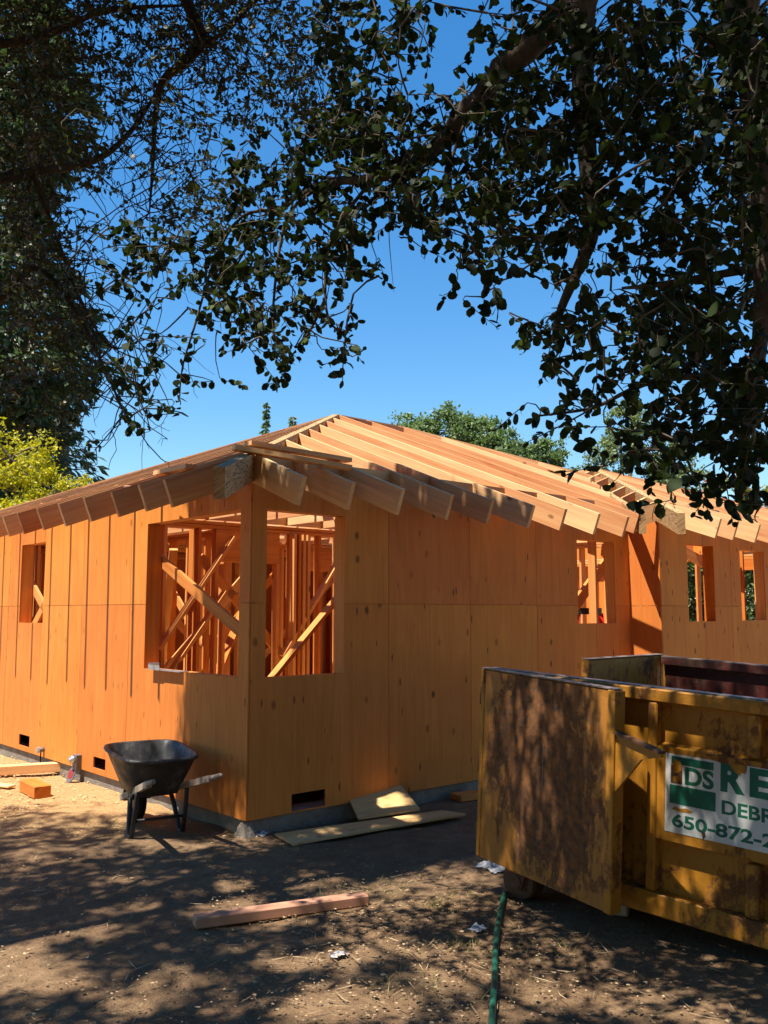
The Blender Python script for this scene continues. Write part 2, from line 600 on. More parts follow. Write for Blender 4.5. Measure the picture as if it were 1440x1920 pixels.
M_OAK2 = m_leaf('small_oak_leaf', (0.018, 0.022, 0.008), (0.050, 0.058, 0.015), 0.2, lime=True)
M_DEADLEAF = m_leaf('dead_leaf', (0.10, 0.035, 0.018), (0.2, 0.08, 0.03), 0.3)
M_CONIF = m_leaf('redwood_needles', (0.020, 0.040, 0.020), (0.055, 0.088, 0.038), 0.2)
M_MAPLE = m_leaf('yellow_maple_leaf', (0.20, 0.24, 0.012), (0.42, 0.36, 0.014), 0.4)
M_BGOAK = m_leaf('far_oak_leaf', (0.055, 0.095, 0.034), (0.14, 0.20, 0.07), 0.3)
M_BGPALE = m_leaf('pale_tree_leaf', (0.07, 0.10, 0.038), (0.16, 0.20, 0.08), 0.3)
M_BGLIME = m_leaf('lime_tree_leaf', (0.12, 0.17, 0.02), (0.25, 0.28, 0.04), 0.35)
M_PINK = m_leaf('pink_blossom', (0.30, 0.10, 0.10), (0.42, 0.18, 0.16), 0.3, tcol=(0.5, 0.2, 0.2))
M_SHRUB = m_leaf('shrub_leaf', (0.03, 0.055, 0.018), (0.075, 0.11, 0.035), 0.25)
M_FARBARK = m_bark('far_bark', (0.08, 0.065, 0.05), (0.22, 0.18, 0.14))
M_LITTER = m_leaf('dry_litter', (0.13, 0.08, 0.045), (0.36, 0.26, 0.15), 0.05, 0.9, 0.1)
M_CHIP = m_leaf('wood_chip', (0.42, 0.24, 0.10), (0.68, 0.46, 0.23), 0.02, 0.9, 0.1)
M_GRASS = m_leaf('dry_grass', (0.12, 0.12, 0.04), (0.30, 0.25, 0.10), 0.2, 0.8, 0.1)


# ------------------------------------------------------------------ ground
def ground():
    a = np.concatenate([[-300, -120, -60, -30, -18, -12, -9], np.arange(-7, 7.01, 0.10), [9, 12, 18, 30, 60, 120, 300]])
    b = np.concatenate([[-200, -80, -30, -12, -6, -3], np.arange(-1, 11.01, 0.10), [13, 16, 20, 30, 60, 120, 300, 700]])
    X, Y = np.meshgrid(a, b, indexing='ij')
    rng = np.random.default_rng(3)
    Z = np.zeros_like(X)
    for k in range(26):
        fx, fy = rng.normal(0, 2.6, 2)
        Z += rng.uniform(0.2, 1) * 0.0035 * np.sin(fx * X + fy * Y + rng.uniform(0, 6))
    for k in range(30):
        fx, fy = rng.normal(0, 9, 2)
        Z += rng.uniform(0.2, 1) * 0.0016 * np.sin(fx * X + fy * Y + rng.uniform(0, 6))
    na, nb = X.shape
    V = np.stack([X, Y, Z - 0.004], -1).reshape(-1, 3)
    i, j = np.meshgrid(np.arange(na - 1), np.arange(nb - 1), indexing='ij')
    k = (i * nb + j).reshape(-1)
    F = np.stack([k, k + nb, k + nb + 1, k + 1], -1)
    o = link('ground', fast_mesh('ground', V, F, M_GROUND, smooth=True))
    tag(o, kind='structure')


ground()

# ------------------------------------------------------------------ the house
CX, CY, YAW = -0.9536, 6.4248, 0.7233
HA = Vector((math.cos(YAW), math.sin(YAW), 0))
HB = Vector((-math.sin(YAW), math.cos(YAW), 0))


def hw(x, y, z=0.0):
    return Vector((CX, CY, 0)) + HA * x + HB * y + Vector((0, 0, z))


house = empty('house', (CX, CY, 0), YAW)
tag(house, 'half built single storey house with orange plywood walls and open rafter roof', 'house')

SL, Z0 = 0.39, 2.7045          # roof slope, height of the rafter tops over the wall line
DV = 0.212                     # rafter depth measured plumb
TH = 0.033                     # lumber thickness
ZB, ZJ, ZT = 0.11, 1.615, 2.487  # bottom, joint and top of the sheathing
OV = 0.68
ICX, WD = 4.742, 0.37          # inner corner, depth of the jog
WX1 = 10.1
BY = 7.36
R0 = 3.68                      # hip and ridge meet here
HS = 8.55                      # x + y along the second hip


def top(y):
    return Z0 + SL * y


def panel(O, U, N, u0, u1, z0, z1, holes, mat=M_PLY, name='plywood_sheet', th=0.012, gap=0.002):
    """a sheet in the wall plane with real openings; O origin, U along the wall, N outward"""
    O, U, N = Vector(O), Vector(U), Vector(N)
    u0 += gap; u1 -= gap; z0 += gap; z1 -= gap
    us = sorted({u0, u1, *[min(max(h[i], u0), u1) for h in holes for i in (0, 1)]})
    zs = sorted({z0, z1, *[min(max(h[i], z0), z1) for h in holes for i in (2, 3)]})

    def solid(i, j):
        if i < 0 or j < 0 or i >= len(us) - 1 or j >= len(zs) - 1: return False
        cu, cz = (us[i] + us[i + 1]) / 2, (zs[j] + zs[j + 1]) / 2
        return not any(h[0] < cu < h[1] and h[2] < cz < h[3] for h in holes)
    V, F = [], []
    Zv = Vector((0, 0, 1))
    jit = R.uniform(0, 0.0015)

    def P(u, z, d):
        V.append(O + U * u + Zv * z + N * (d + jit))
        return len(V) - 1
    flip = U.cross(Zv).dot(N) < 0
    def quad(*q):
        F.append(tuple(reversed(q)) if flip else tuple(q))
    for i in range(len(us) - 1):
        for j in range(len(zs) - 1):
            if not solid(i, j): continue
            a, b, c, d = us[i], us[i + 1], zs[j], zs[j + 1]
            quad(P(a, c, th), P(b, c, th), P(b, d, th), P(a, d, th))
            quad(P(a, d, 0), P(b, d, 0), P(b, c, 0), P(a, c, 0))
            if not solid(i - 1, j): quad(P(a, c, 0), P(a, c, th), P(a, d, th), P(a, d, 0))
            if not solid(i + 1, j): quad(P(b, c, th), P(b, c, 0), P(b, d, 0), P(b, d, th))
            if not solid(i, j - 1): quad(P(a, c, 0), P(b, c, 0), P(b, c, th), P(a, c, th))
            if not solid(i, j + 1): quad(P(a, d, th), P(b, d, th), P(b, d, 0), P(a, d, 0))
    if not F: return None
    me = fast_mesh(name, V, F, mat, uv=grain_uv(V, F, (0, 0, 1)))
    return link(name, me, house)


# openings (u0, u1, z0, z1)
RH = [(0.128, 0.857, 1.0825, 2.294), (3.831, 4.4655, 1.437, 2.276), (0.373, 0.68, 0.122, 0.243)]
LH = [(0.123, 1.575, 1.0825, 2.294), (3.848, 4.525, 1.437, 2.276), (2.252, 2.502, 0.160, 0.258), (4.075, 4.371, 0.160, 0.274)]
WH = [(5.268, 5.828, 1.450, 2.28), (6.425, 7.02, 1.455, 2.27), (8.2, 9.0, 1.45, 2.27)]
for (a, b) in ((0.0, 1.312), (1.312, 2.272), (2.272, 3.189), (3.189, 4.12), (4.12, ICX - 0.012)):
    panel((0, 0, 0), (1, 0, 0), (0, -1, 0), a, b, ZB, ZJ, RH)
    panel((0, 0, 0), (1, 0, 0), (0, -1, 0), a, b, ZJ, ZT, RH)
for (a, b) in ((-0.012, 0.87), (0.87, 1.87), (1.87, 2.875), (2.875, 3.87), (3.87, 4.87), (4.87, 5.87), (5.87, BY)):
    panel((0, 0, 0), (0, 1, 0), (-1, 0, 0), a, b, ZB, ZJ, LH, M_PLYL)
    panel((0, 0, 0), (0, 1, 0), (-1, 0, 0), a, b, ZJ, ZT, LH, M_PLYL)
# the jog: short return wall, then the forward wall
for (c, d) in ((ZB, ZJ), (ZJ, ZT)):
    panel((ICX, 0, 0), (0, 1, 0), (-1, 0, 0), -WD - 0.012, -0.0135, c, d, [])
for (a, b) in ((ICX, 5.6), (5.6, 6.2), (6.2, 7.25), (7.25, 8.5), (8.5, WX1)):
    panel((0, -WD, 0), (1, 0, 0), (0, -1, 0), a, b, ZB, ZJ, WH)
    panel((0, -WD, 0), (1, 0, 0), (0, -1, 0), a, b, ZJ, ZT, WH)
# far walls closing the rooms
for k in range(7):
    panel((0, BY, 0), (1, 0, 0), (0, 1, 0), k * 1.22, (k + 1) * 1.22, ZB, ZT, [])
for k in range(3):
    panel((WX1, 0, 0), (0, 1, 0), (1, 0, 0), 3.7 + k * 1.22, 3.7 + (k + 1) * 1.22, ZB, ZT, [])

for k in range(5):
    panel((WX1, 0, 0), (0, 1, 0), (1, 0, 0), 1.2 + k * 1.22, 2.42 + k * 1.22, 2.49, 3.3, [])
for k in range(1, 4):
    panel((6.04, 0, 0), (0, 1, 0), (-1, 0, 0), 1.2 + k * 1.22, 2.42 + k * 1.22, 0.41, 3.0, [])
# foundation: stem walls a touch inside the sheathing
f = MB()
f.box(0.015, ICX + 0.16, 0.015, 0.2, -0.15, 0.118)
f.box(0.015, 0.2, 0.2, BY, -0.15, 0.118)
f.box(ICX + 0.015, ICX + 0.2, -WD + 0.015, 0.015, -0.15, 0.118)
f.box(ICX + 0.2, WX1, -WD + 0.015, -WD + 0.2, -0.15, 0.118)
f.box(0.2, WX1, BY - 0.2, BY - 0.01, -0.15, 0.118)
f.box(WX1 - 0.2, WX1 - 0.01, -WD + 0.2, BY - 0.2, -0.15, 0.118)
fo = f.build('foundation', M_CONC, house)
# vent openings are dark because the crawl space behind them is closed and unlit
for k, (x0, x1) in enumerate(((0.22, ICX + 0.1), (ICX + 0.1, 7.4), (7.4, WX1 - 0.22))):
    box('subfloor', x0, x1 - 0.004, 0.22 if k == 0 else -WD + 0.22, BY - 0.22, 0.385, 0.405, M_PLY2, house, (0, 1, 0))


def footing():
    # lump of spilled concrete at the foot of the corner
    V, F = [], []
    n, m = 14, 6
    for j in range(m + 1):
        t = j / m
        for i in range(n):
            th = 2 * math.pi * i / n
            r = (0.055 * (1 - t) ** 0.8 + 0.025) * (1 + 0.25 * math.sin(3 * th + 1) + R.uniform(-0.1, 0.1))
            V.append((0.03 + r * math.cos(th) * 1.2, 0.035 + r * math.sin(th), -0.03 + t * 0.135))
    for j in range(m):
        for i in range(n):
            F.append((j * n + i, j * n + (i + 1) % n, (j + 1) * n + (i + 1) % n, (j + 1) * n + i))
    F.append(tuple(m * n + i for i in range(n)))
    link('concrete_spill', fast_mesh('concrete_spill', V, F, M_CONC, smooth=True), house)


footing()


# framed walls ------------------------------------------------------------
def stud_wall(O, U, I, u0, u1, holes, d=0.12, z0=0.405, z1=2.45, step=0.40, t0=None, braces=()):
    """O origin on the inner face of the sheathing, U along, I inward"""
    O, U, I = Vector(O), Vector(U), Vector(I)
    up = Vector((0, 0, 1))
    mid = I * (d / 2 + 0.001)

    def B(name, a, za, b, zb, w, dd, upv):
        board(name, O + U * a + mid + up * za, O + U * b + mid + up * zb, w, dd, M_STUD, house, upv)
    B('bottom_plate', u0, z0 + 0.019, u1, z0 + 0.019, d, TH, up)
    B('top_plate', u0, z1 - 0.019, u1, z1 - 0.019, d, TH, up)
    B('top_plate', u0, z1 - 0.058, u1, z1 - 0.058, d, TH, up)
    zs, ze = z0 + 0.038, z1 - 0.077
    u = (t0 if t0 is not None else u0 + TH / 2)
    while u < u1:
        h = next((h for h in holes if h[0] - 0.06 < u < h[1] + 0.06), None)
        if h is None:
            B('stud', u, zs, u, ze, d, TH, U)
        elif h[0] < u < h[1]:
            if h[2] - 0.04 > zs + 0.06: B('cripple_stud', u, zs, u, h[2] - 0.04, d, TH, U)
        u += step
    if u1 - (u - step) > 0.1: B('stud', u1 - TH / 2, zs, u1 - TH / 2, ze, d, TH, U)
    for h in holes:
        if h[3] < 1: continue
        for s, uu in ((-1, h[0] - TH / 2 - 0.001), (1, h[1] + TH / 2 + 0.001)):
            B('trimmer', uu, zs, uu, h[3], d, TH, U)
        B('window_sill', h[0], h[2] - 0.019, h[1], h[2] - 0.019, d, TH, up)
        if ze - h[3] > 0.05:
            B('header', h[0] - TH, (h[3] + ze) / 2 + 0.001, h[1] + TH, (h[3] + ze) / 2 + 0.001, d, ze - h[3] - 0.004, up)
    for (a, za, b, zb) in braces:
        board('brace', O + U * a + I * (d + 0.022) + up * za, O + U * b + I * (d + 0.022) + up * zb, TH, 0.09, M_STUD, house, U.cross(I))


stud_wall((0, 0, 0), (1, 0, 0), (0, 1, 0), 0.13, ICX, RH[:2], t0=1.1)
stud_wall((0, 0, 0), (0, 1, 0), (1, 0, 0), 0.002, BY - 0.13, LH[:2], t0=1.97, braces=((1.9, 2.12, 0.14, 1.32), (3.3, 1.0, 5.3, 2.3), (5.0, 1.0, 3.6, 2.1)))
stud_wall((ICX, 0, 0), (0, 1, 0), (1, 0, 0), -WD + 0.122, -0.002, [])
stud_wall((0, -WD, 0), (1, 0, 0), (0, 1, 0), ICX + 0.13, WX1, WH)
stud_wall((0, BY, 0), (1, 0, 0), (0, -1, 0), 0.0, 8.5, [])
stud_wall((WX1, 0, 0), (0, 1, 0), (-1, 0, 0), -WD + 0.13, BY - 0.13, [(0.2, 1.5, 0.5, 2.2)])
# boards added behind the sheet joints to stop light leaking through
def backing(O, U, I, u0, u1, holes, seams):
    O, U, I = Vector(O), Vector(U), Vector(I)
    up = Vector((0, 0, 1))
    cuts = [u0] + [c for h in sorted(holes) if h[2] < ZJ < h[3] for c in (h[0] - TH, h[1] + TH)] + [u1]
    for a, b in zip(cuts[0::2], cuts[1::2]):
        if b - a > 0.03:
            board('blocking', O + U * a + I * 0.024 + up * ZJ, O + U * b + I * 0.024 + up * ZJ, 0.04, 0.09, M_STUD, house, up)
    for q in seams:
        if not any(h[0] - 0.05 < q < h[1] + 0.05 for h in holes):
            board('stud', O + U * q + I * 0.03 + up * 0.44, O + U * q + I * 0.03 + up * 2.36, 0.05, 0.06, M_STUD, house, U)


backing((0, 0, 0), (1, 0, 0), (0, 1, 0), 0.05, ICX - 0.02, RH[:2], (1.312, 2.272, 3.189))
backing((0, 0, 0), (0, 1, 0), (1, 0, 0), 0.05, BY - 0.02, LH[:2], (1.87, 2.875, 4.87, 5.87))
backing((0, -WD, 0), (1, 0, 0), (0, 1, 0), ICX + 0.05, WX1 - 0.02, WH, (6.2, 7.25))
# partitions inside
stud_wall((0, 2.35, 0), (1, 0, 0), (0, 1, 0), 0.18, 2.7, [(1.15, 1.85, 0.45, 2.05)], d=0.09, step=0.37, braces=((0.2, 0.5, 1.8, 2.2), (1.0, 2.1, 2.5, 0.6)))
stud_wall((2.72, 0, 0), (0, 1, 0), (1, 0, 0), 0.14, 2.45, [], d=0.09, step=0.37, braces=((0.3, 0.5, 2.1, 2.0), (0.4, 1.25, 1.5, 2.25)))
stud_wall((1.55, 0, 0), (0, 1, 0), (1, 0, 0), 2.5, BY - 0.14, [], d=0.09, braces=((2.8, 0.6, 4.6, 2.1),))
stud_wall((0, 4.3, 0), (1, 0, 0), (0, 1, 0), 1.68, 6.0, [(3.6, 4.5, 0.45, 2.1)], d=0.09, braces=((1.8, 0.6, 3.3, 2.1), (4.6, 0.5, 5.8, 1.9)))
stud_wall((4.5, 0, 0), (0, 1, 0), (1, 0, 0), 0.6, 4.2, [], d=0.09, braces=((0.9, 0.8, 2.4, 2.2), (1.2, 0.5, 2.8, 1.9)))
stud_wall((6.1, 0, 0), (0, 1, 0), (1, 0, 0), 1.2, BY - 0.14, [], d=0.09, braces=((1.4, 0.6, 3.2, 2.1),))
stud_wall((0, 1.15, 0), (1, 0, 0), (0, 1, 0), 2.81, 4.4, [], d=0.09, step=0.3, braces=((2.9, 0.5, 4.3, 1.9),))
stud_wall((0, 5.6, 0), (1, 0, 0), (0, 1, 0), 0.2, 6.0, [], d=0.09, step=0.36, braces=((0.3, 0.6, 1.5, 2.1), (1.8, 2.1, 3.4, 0.6), (3.6, 0.6, 5.4, 2.2)))
for (p, q) in (((0.25, 2.30, 0.5), (1.2, 2.30, 1.75)), ((0.5, 2.32, 1.2), (1.3, 2.32, 2.3)), ((1.9, 2.3, 1.1), (2.7, 2.3, 2.2)), ((2.66, 0.5, 0.9), (2.66, 1.9, 2.25)),
               ((2.68, 1.0, 0.45), (2.68, 2.3, 1.6)), ((1.3, 2.6, 0.9), (2.4, 3.4, 2.2)), ((1.0, 3.0, 2.2), (1.5, 4.2, 0.7))):
    board('brace', p, q, TH, 0.085, M_STUD, house, (p[1] - q[1], q[0] - p[0], 0.001))
for k, x in enumerate((0.62, 0.95, 1.3)):
    board('stud', (x, 2.52, 0.45), (x, 2.52, 2.37), 0.09, TH, M_STUD, house, (1, 0, 0))
# bundle of studs under a beam near the corner room, strand header over a doorway
for k, x in enumerate((2.02, 2.08, 2.14, 2.2)):
    board('stud', (x, 2.30, 0.45), (x, 2.30, 2.37), 0.09, TH, M_STUD, house, (1, 0, 0))
box('strand_header', 2.74, 4.45, 2.46, 2.55, 2.02, 2.36, M_OSB, house)
# braces seen in the window openings
board('brace', (0.52, 0.9, 0.72), (1.75, 0.98, 1.85), TH, 0.085, M_STUD, house, (0, 1, 0))
board('stud', (4.38, 0.20, 0.45), (4.38, 0.20, 2.37), 0.09, TH, M_STUD, house, (1, 0, 0))
board('brace', (4.4, 0.45, 1.62), (5.5, 0.75, 2.2), TH, 0.14, M_STUD, house, (0, 0, 1))
board('brace', (5.0, 0.5, 2.25), (6.3, 0.9, 1.75), TH, 0.13, M_STUD, house, (0, 0, 1))
board('brace', (6.5, 0.4, 2.3), (7.5, 0.2, 1.95), TH, 0.13, M_STUD, house, (0, 0, 1))
for (x, y) in ((5.75, 0.3), (5.95, 0.55), (7.3, 0.2), (7.38, 0.1)):
    board('stud', (x, y, 0.44), (x, y, 2.37), 0.09, TH, M_STUD, house, (1, 0, 0))

# ceiling joists
for k in range(15):
    x = 0.55 + 0.47 * k
    board('ceiling_joist', (x, 0.08, 2.54), (x, BY - 0.08, 2.54), TH, 0.16, M_FIR, house)
for y in (1.25, 2.35, 3.4, 4.3, 5.5):
    for k in range(9):
        x = 0.55 + 0.47 * k
        board('joist_block', (x + TH / 2 + 0.002, y + R.uniform(-0.03, 0.03), 2.54), (x + 0.47 - TH / 2 - 0.002, y + R.uniform(-0.03, 0.03), 2.54), TH, 0.155, M_FIR, house)


# roof ----------------------------------------------------------------------
def rafter_y(x, y0, yend, name='rafter', z0=Z0, s=SL, xoff=0.0, square=True, mat=M_FIR, flipx=False):
    """rafter running along +y at x, from a square-cut tail at y0 up to yend(x) (plumb, mitred)"""
    V = []
    c = s * DV / (1 + s * s) if square else 0.0
    for sx in (-TH / 2, TH / 2):
        xx = x + sx
        ye = yend(xx)
        V += [(xx, y0, z0 + s * y0), (xx, y0 + c, z0 + s * (y0 + c) - DV), (xx, ye, z0 + s * ye - DV), (xx, ye, z0 + s * ye)]
    F = [(0, 1, 2, 3), (7, 6, 5, 4), (0, 4, 5, 1), (1, 5, 6, 2), (2, 6, 7, 3), (3, 7, 4, 0)]
    V = [(v[0], v[1], v[2]) for v in V]
    return V, F


def rafter(x, y0, yend, kind='R', z0=Z0, s=SL, name='rafter', twist=0.0):
    V, F = rafter_y(x, y0, yend, z0=z0, s=s)
    if kind == 'L':        # swap axes: rafters of the slope over the long left wall
        V = [(v[1], v[0], v[2]) for v in V]
        F = [tuple(reversed(q)) for q in F]
        ax = (1, 0, s)
    else:
        ax = (0, 1, s)
    j = [R.uniform(-0.004, 0.004) for _ in range(2)]
    V = [(v[0] + (j[0] if kind == 'R' else 0), v[1] + (j[0] if kind == 'L' else 0), v[2] + j[1]) for v in V]
    me = fast_mesh(name, V, F, M_FIR, uv=grain_uv(V, F, ax))
    return link(name, me, house)


RX = [-0.025, 0.40, 0.87, 1.37, 1.83, 2.36, 2.80, 3.27, 3.72, 4.20]
LY = [0.045, 0.42, 0.88, 1.34, 1.83, 2.33, 2.79, 3.21, 3.70, 4.15, 4.60, 5.10, 5.58, 6.06, 6.54, 7.02, 7.5]


def r_end(x):
    return min(x - 0.02, R0 - 0.02, HS - x - 0.02)


for i, x in enumerate(RX):
    if x < 0.2:
        rafter(x, -OV, lambda q: -0.045)
    else:
        rafter(x, (-OV if x < 4.1 else -0.50) - R.uniform(-0.01, 0.012), r_end)
x = 4.78
while x < HS - 1.0:     # valley jacks on the same slope
    ya = x - ICX + 0.03
    if r_end(x) - ya > 0.15:
        V, F = rafter_y(x, ya, r_end, square=False)
        link('jack_rafter', fast_mesh('jack_rafter', V, F, M_FIR, uv=grain_uv(V, F, (0, 1, SL))), house)
    x += 0.47
for y in LY:
    e = (lambda q: max(0.02, min(q - 0.02, R0 - 0.02, BY - q - 0.02)))
    rafter(y, -OV - R.uniform(-0.01, 0.012), e, 'L')
# rear slope (falls away from the yard)
for x in np.arange(0.8, 8.3, 0.48):
    ye = min(x, R0, HS - x)
    V, F = rafter_y(float(x), -OV, lambda q: max(0.05, min(q, R0, HS - q) - 0.02))
    V = [(v[0], BY - v[1], v[2]) for v in V]
    F = [tuple(reversed(q)) for q in F]
    link('rear_rafter', fast_mesh('rear_rafter', V, F, M_FIR, uv=grain_uv(V, F, (0, 1, -SL))), house)


# boards already laid on the rear slope
for k in range(7):
    xa, xb = k * 1.22, min((k + 1) * 1.22, HS) - 0.004
    def rp(x, y, dz):
        return (x, BY - y, Z0 + SL * y + dz)
    ya, yb = max(0.02, min(xa, R0, HS - xa)), max(0.02, min(xb, R0, HS - xb))
    V = [rp(xa, -OV, 0.004), rp(xb, -OV, 0.004), rp(xb, yb - 0.03, 0.004), rp(xa, ya - 0.03, 0.004),
         rp(xa, -OV, 0.018), rp(xb, -OV, 0.018), rp(xb, yb - 0.03, 0.018), rp(xa, ya - 0.03, 0.018)]
    link('roof_sheathing', fast_mesh('roof_sheathing', V, BOXF, M_PLY2, uv=grain_uv(V, BOXF, (1, 0, 0))), house)


def slanted(name, p0, p1, w, dep, mat):
    """beam whose top edge runs p0 to p1, plumb sides, w wide, dep deep, plumb ends"""
    p0, p1 = Vector(p0), Vector(p1)
    h = (p1 - p0); h.z = 0; h.normalize()
    n = Vector((-h.y, h.x, 0)) * (w / 2)
    dz = Vector((0, 0, -dep))
    V = [p0 - n, p0 + n, p0 + n + dz, p0 - n + dz, p1 - n, p1 + n, p1 + n + dz, p1 - n + dz]
    F = [(0, 1, 2, 3), (7, 6, 5, 4), (0, 4, 5, 1), (1, 5, 6, 2), (2, 6, 7, 3), (3, 7, 4, 0)]
    V = [tuple(v) for v in V]
    return link(name, fast_mesh(name, V, F, mat, uv=grain_uv(V, F, p1 - p0)), house)


h0 = -0.68
slanted('hip_beam', (h0, h0, top(h0)), (R0, R0, top(R0)), 0.072, 0.20, M_OSB)
slanted('ridge_board', (R0 - 0.02, R0, top(R0)), (HS - R0 + 0.02, R0, top(R0)), TH, 0.28, M_FIR)
slanted('hip_beam', (HS - 0.3, 0.3, top(0.3)), (HS - R0, R0, top(R0)), 0.06, 0.27, M_FIR)
slanted('hip_beam', (0.0, BY, top(0)), (R0, BY - R0, top(R0)), 0.06, 0.27, M_FIR)
slanted('hip_beam', (HS, BY, top(0)), (HS - R0, BY - R0, top(R0)), 0.06, 0.27, M_FIR)

# wing roof
WS, WW = 0.357, 2.69
WZ = Z0 + 0.0
wtop = lambda t: WZ + WS * t            # t measured from the wing's own wall line
PX, PY = ICX + WW, -WD + WW             # its apex
vt = -0.52
slanted('valley_beam', (ICX + vt, vt, WZ + WS * vt), (PX, PY + WD, wtop(WW)), 0.065, 0.20, M_OSB)
ht = -0.64
slanted('hip_beam', (ICX + ht, -WD + ht, wtop(ht)), (PX, PY, wtop(WW)), 0.072, 0.20, M_OSB)
slanted('hip_beam', (PX + WW, -WD, wtop(0)), (PX, PY, wtop(WW)), 0.06, 0.27, M_FIR)
slanted('ridge_board', (PX, PY, wtop(WW)), (PX, PY + 2.4, wtop(WW)), TH, 0.26, M_FIR)
# short jacks between valley and hip
for k in range(8):
    t = -0.28 + 0.38 * k
    y = -WD + t + 0.18
    za = WZ + WS * t
    if k == 0:
        slanted('jack_rafter', (ICX - 0.30, -0.30, WZ - WS * 0.30), (ICX - 0.06, -WD - 0.02, wtop(-0.04)), TH, 0.20, M_FIR)
        continue
    xa = ICX + y + 0.05
    xb = ICX + y + WD - 0.05
    slanted('jack_rafter', (xa, y, WZ + WS * (xa - ICX)), (xb, y, WZ + WS * (xb - ICX)), TH, 0.19, M_FIR)
# common rafters of the wing's front slope
WXS = [4.77, 5.15, 5.60, 6.07, 6.54, 7.01, 7.48, 7.95, 8.42, 8.9, 9.4, 9.85]
for xw in WXS:
    e = (lambda q: min(q - ICX - WD - 0.02, PX + WW - q - WD - 0.02, PY))
    def wend(q):
        return max(-WD + 0.05, min(-WD + (q - ICX) - 0.03, -WD + (PX + WW - q) - 0.03))
    rafter(xw, -WD - OV + R.uniform(-0.012, 0.012), wend, z0=WZ + WS * WD, s=WS)
for k in range(5):   # far slope of the wing
    y = 0.5 + 0.45 * k
    slanted('jack_rafter', (PX + WW - y - WD + 0.02, y, wtop(y + WD)), (PX + WW + 0.3, y, WZ - WS * 0.3), TH, 0.22, M_FIR)


# blocking between rafters over the wall plates
def frieze(name, p0, p1, zt, dep=0.20):
    slanted(name, (*p0, zt), (*p1, zt), TH, dep, M_FIR)


xs = RX
for a, b in zip([0.02] + xs[1:-1], xs[1:]):
    frieze('frieze_block', (a + TH / 2 + 0.003, 0.03), (b - TH / 2 - 0.003, 0.03), top(0.0) - 0.004 + R.uniform(-0.006, 0.004))
for a, b in zip(LY[:-2], LY[1:-1]):
    frieze('frieze_block', (0.03, b - TH / 2 - 0.003), (0.03, a + TH / 2 + 0.003), top(0.0) - 0.004)
for a, b in zip(WXS[:-1], WXS[1:]):
    frieze('frieze_block', (a + TH / 2 + 0.003, -WD + 0.03), (b - TH / 2 - 0.003, -WD + 0.03), wtop(0.0) - 0.004)
# blocks up at the ridge between the rafters
for a, b in zip((3.72, 4.20), (4.20, 4.78)):
    frieze('ridge_block', (a + TH / 2 + 0.003, R0 - 0.12), (b - TH / 2 - 0.003, R0 - 0.12), top(R0 - 0.12) - 0.002, 0.16)

# loose sticks laid over the tails beside the hip
def loose(name, p0, p1, w, d, mat, label, cat, up=(0, 0, 1), group=None):
    a, b = hw(*p0), hw(*p1)
    o = board(name, a, b, w, d, mat, None, up)
    tag(o, label, cat, group)
    return o


loose('board', (-0.22, -0.10, top(-0.10) + 0.03), (0.62, -0.36, top(-0.30) + 0.022), 0.085, TH, M_FIR,
      'grey brown board lying across the rafter tails at the roof corner, nearer the camera', 'board')
loose('board', (0.0, 0.06, top(0.06) + 0.05), (0.98, 0.10, top(0.10) + 0.021), 0.085, TH, M_FIR,
      'loose board on the rafters at the roof corner, just behind the nearer board', 'board')
loose('board', (-0.30, 0.35, top(-0.30) + 0.022), (-0.20, 1.05, top(-0.20) + 0.022), 0.085, TH, M_FIR,
      'short dark board lying on the left rafter tails beside the corner beam', 'board')
# pale block nailed upright between two left tails
slanted('eave_block', (-0.44, 1.10, top(-0.44) - 0.004), (-0.40, 1.16, top(-0.40) - 0.004), 0.05, 0.20, M_BEAM)

# galvanised strap lying on the sill of the corner window
st = empty('metal_strap', hw(0.0, 1.2, 1.083), YAW)
tag(st, 'bent galvanised steel strap lying on the sill of the left corner window', 'metal strap')
s = MB(); s.box(-0.055, 0.035, -0.30, 0.20, 0.001, 0.006); s.build('flat_strap', M_STEEL, st)
s = MB(); s.box(-0.055, 0.035, 0.20, 0.206, 0.001, 0.055); s.box(-0.06, -0.055, 0.02, 0.206, 0.001, 0.04); s.build('upturned_end', M_STEEL, st)

# wall pipe stub and hanging fitting
ps = empty('pipe_stub', hw(-0.014, 3.669, 0.188), YAW)
tag(ps, 'small grey pipe stub with a cap sticking out low on the left wall', 'pipe')
s = MB(); s.tube([(0.01, 0, 0), (-0.05, 0, 0)], 0.022, 12); s.build('pipe', M_GREY, ps, True)
s = MB(); s.tube([(-0.05, 0, 0), (-0.075, 0, 0)], 0.032, 8); s.build('cap', M_STEEL, ps)
s = MB(); s.tube([(-0.03, 0, -0.02), (-0.034, -0.005, -0.10), (-0.03, -0.004, -0.15)], 0.006, 6); s.build('drip_tail', M_RUBBER, ps, True)
gt = empty('meter_fitting', hw(-0.014, 2.80, 0.0), YAW)
tag(gt, 'grey valve fitting on the left wall with a dark red round plate hanging below it', 'pipe fitting')
s = MB(); s.box(-0.05, 0.0, -0.045, 0.045, 0.10, 0.24); s.build('housing', M_GREY, gt)
s = MB(); s.tube([(-0.05, 0.0, 0.20), (-0.085, 0.0, 0.20)], 0.036, 14); s.tube([(-0.085, 0, 0.20), (-0.10, 0, 0.20)], 0.018, 10); s.build('valve', M_STEEL, gt, True)
s = MB(); s.tube([(-0.060, 0.03, 0.055), (-0.068, 0.03, 0.058)], 0.072, 20); s.build('round_plate', M_GREY, gt)
s = MB(); s.tube([(-0.068, 0.03, 0.058), (-0.072, 0.03, 0.059)], 0.05, 20); s.build('red_face', M_REDDISC, gt)

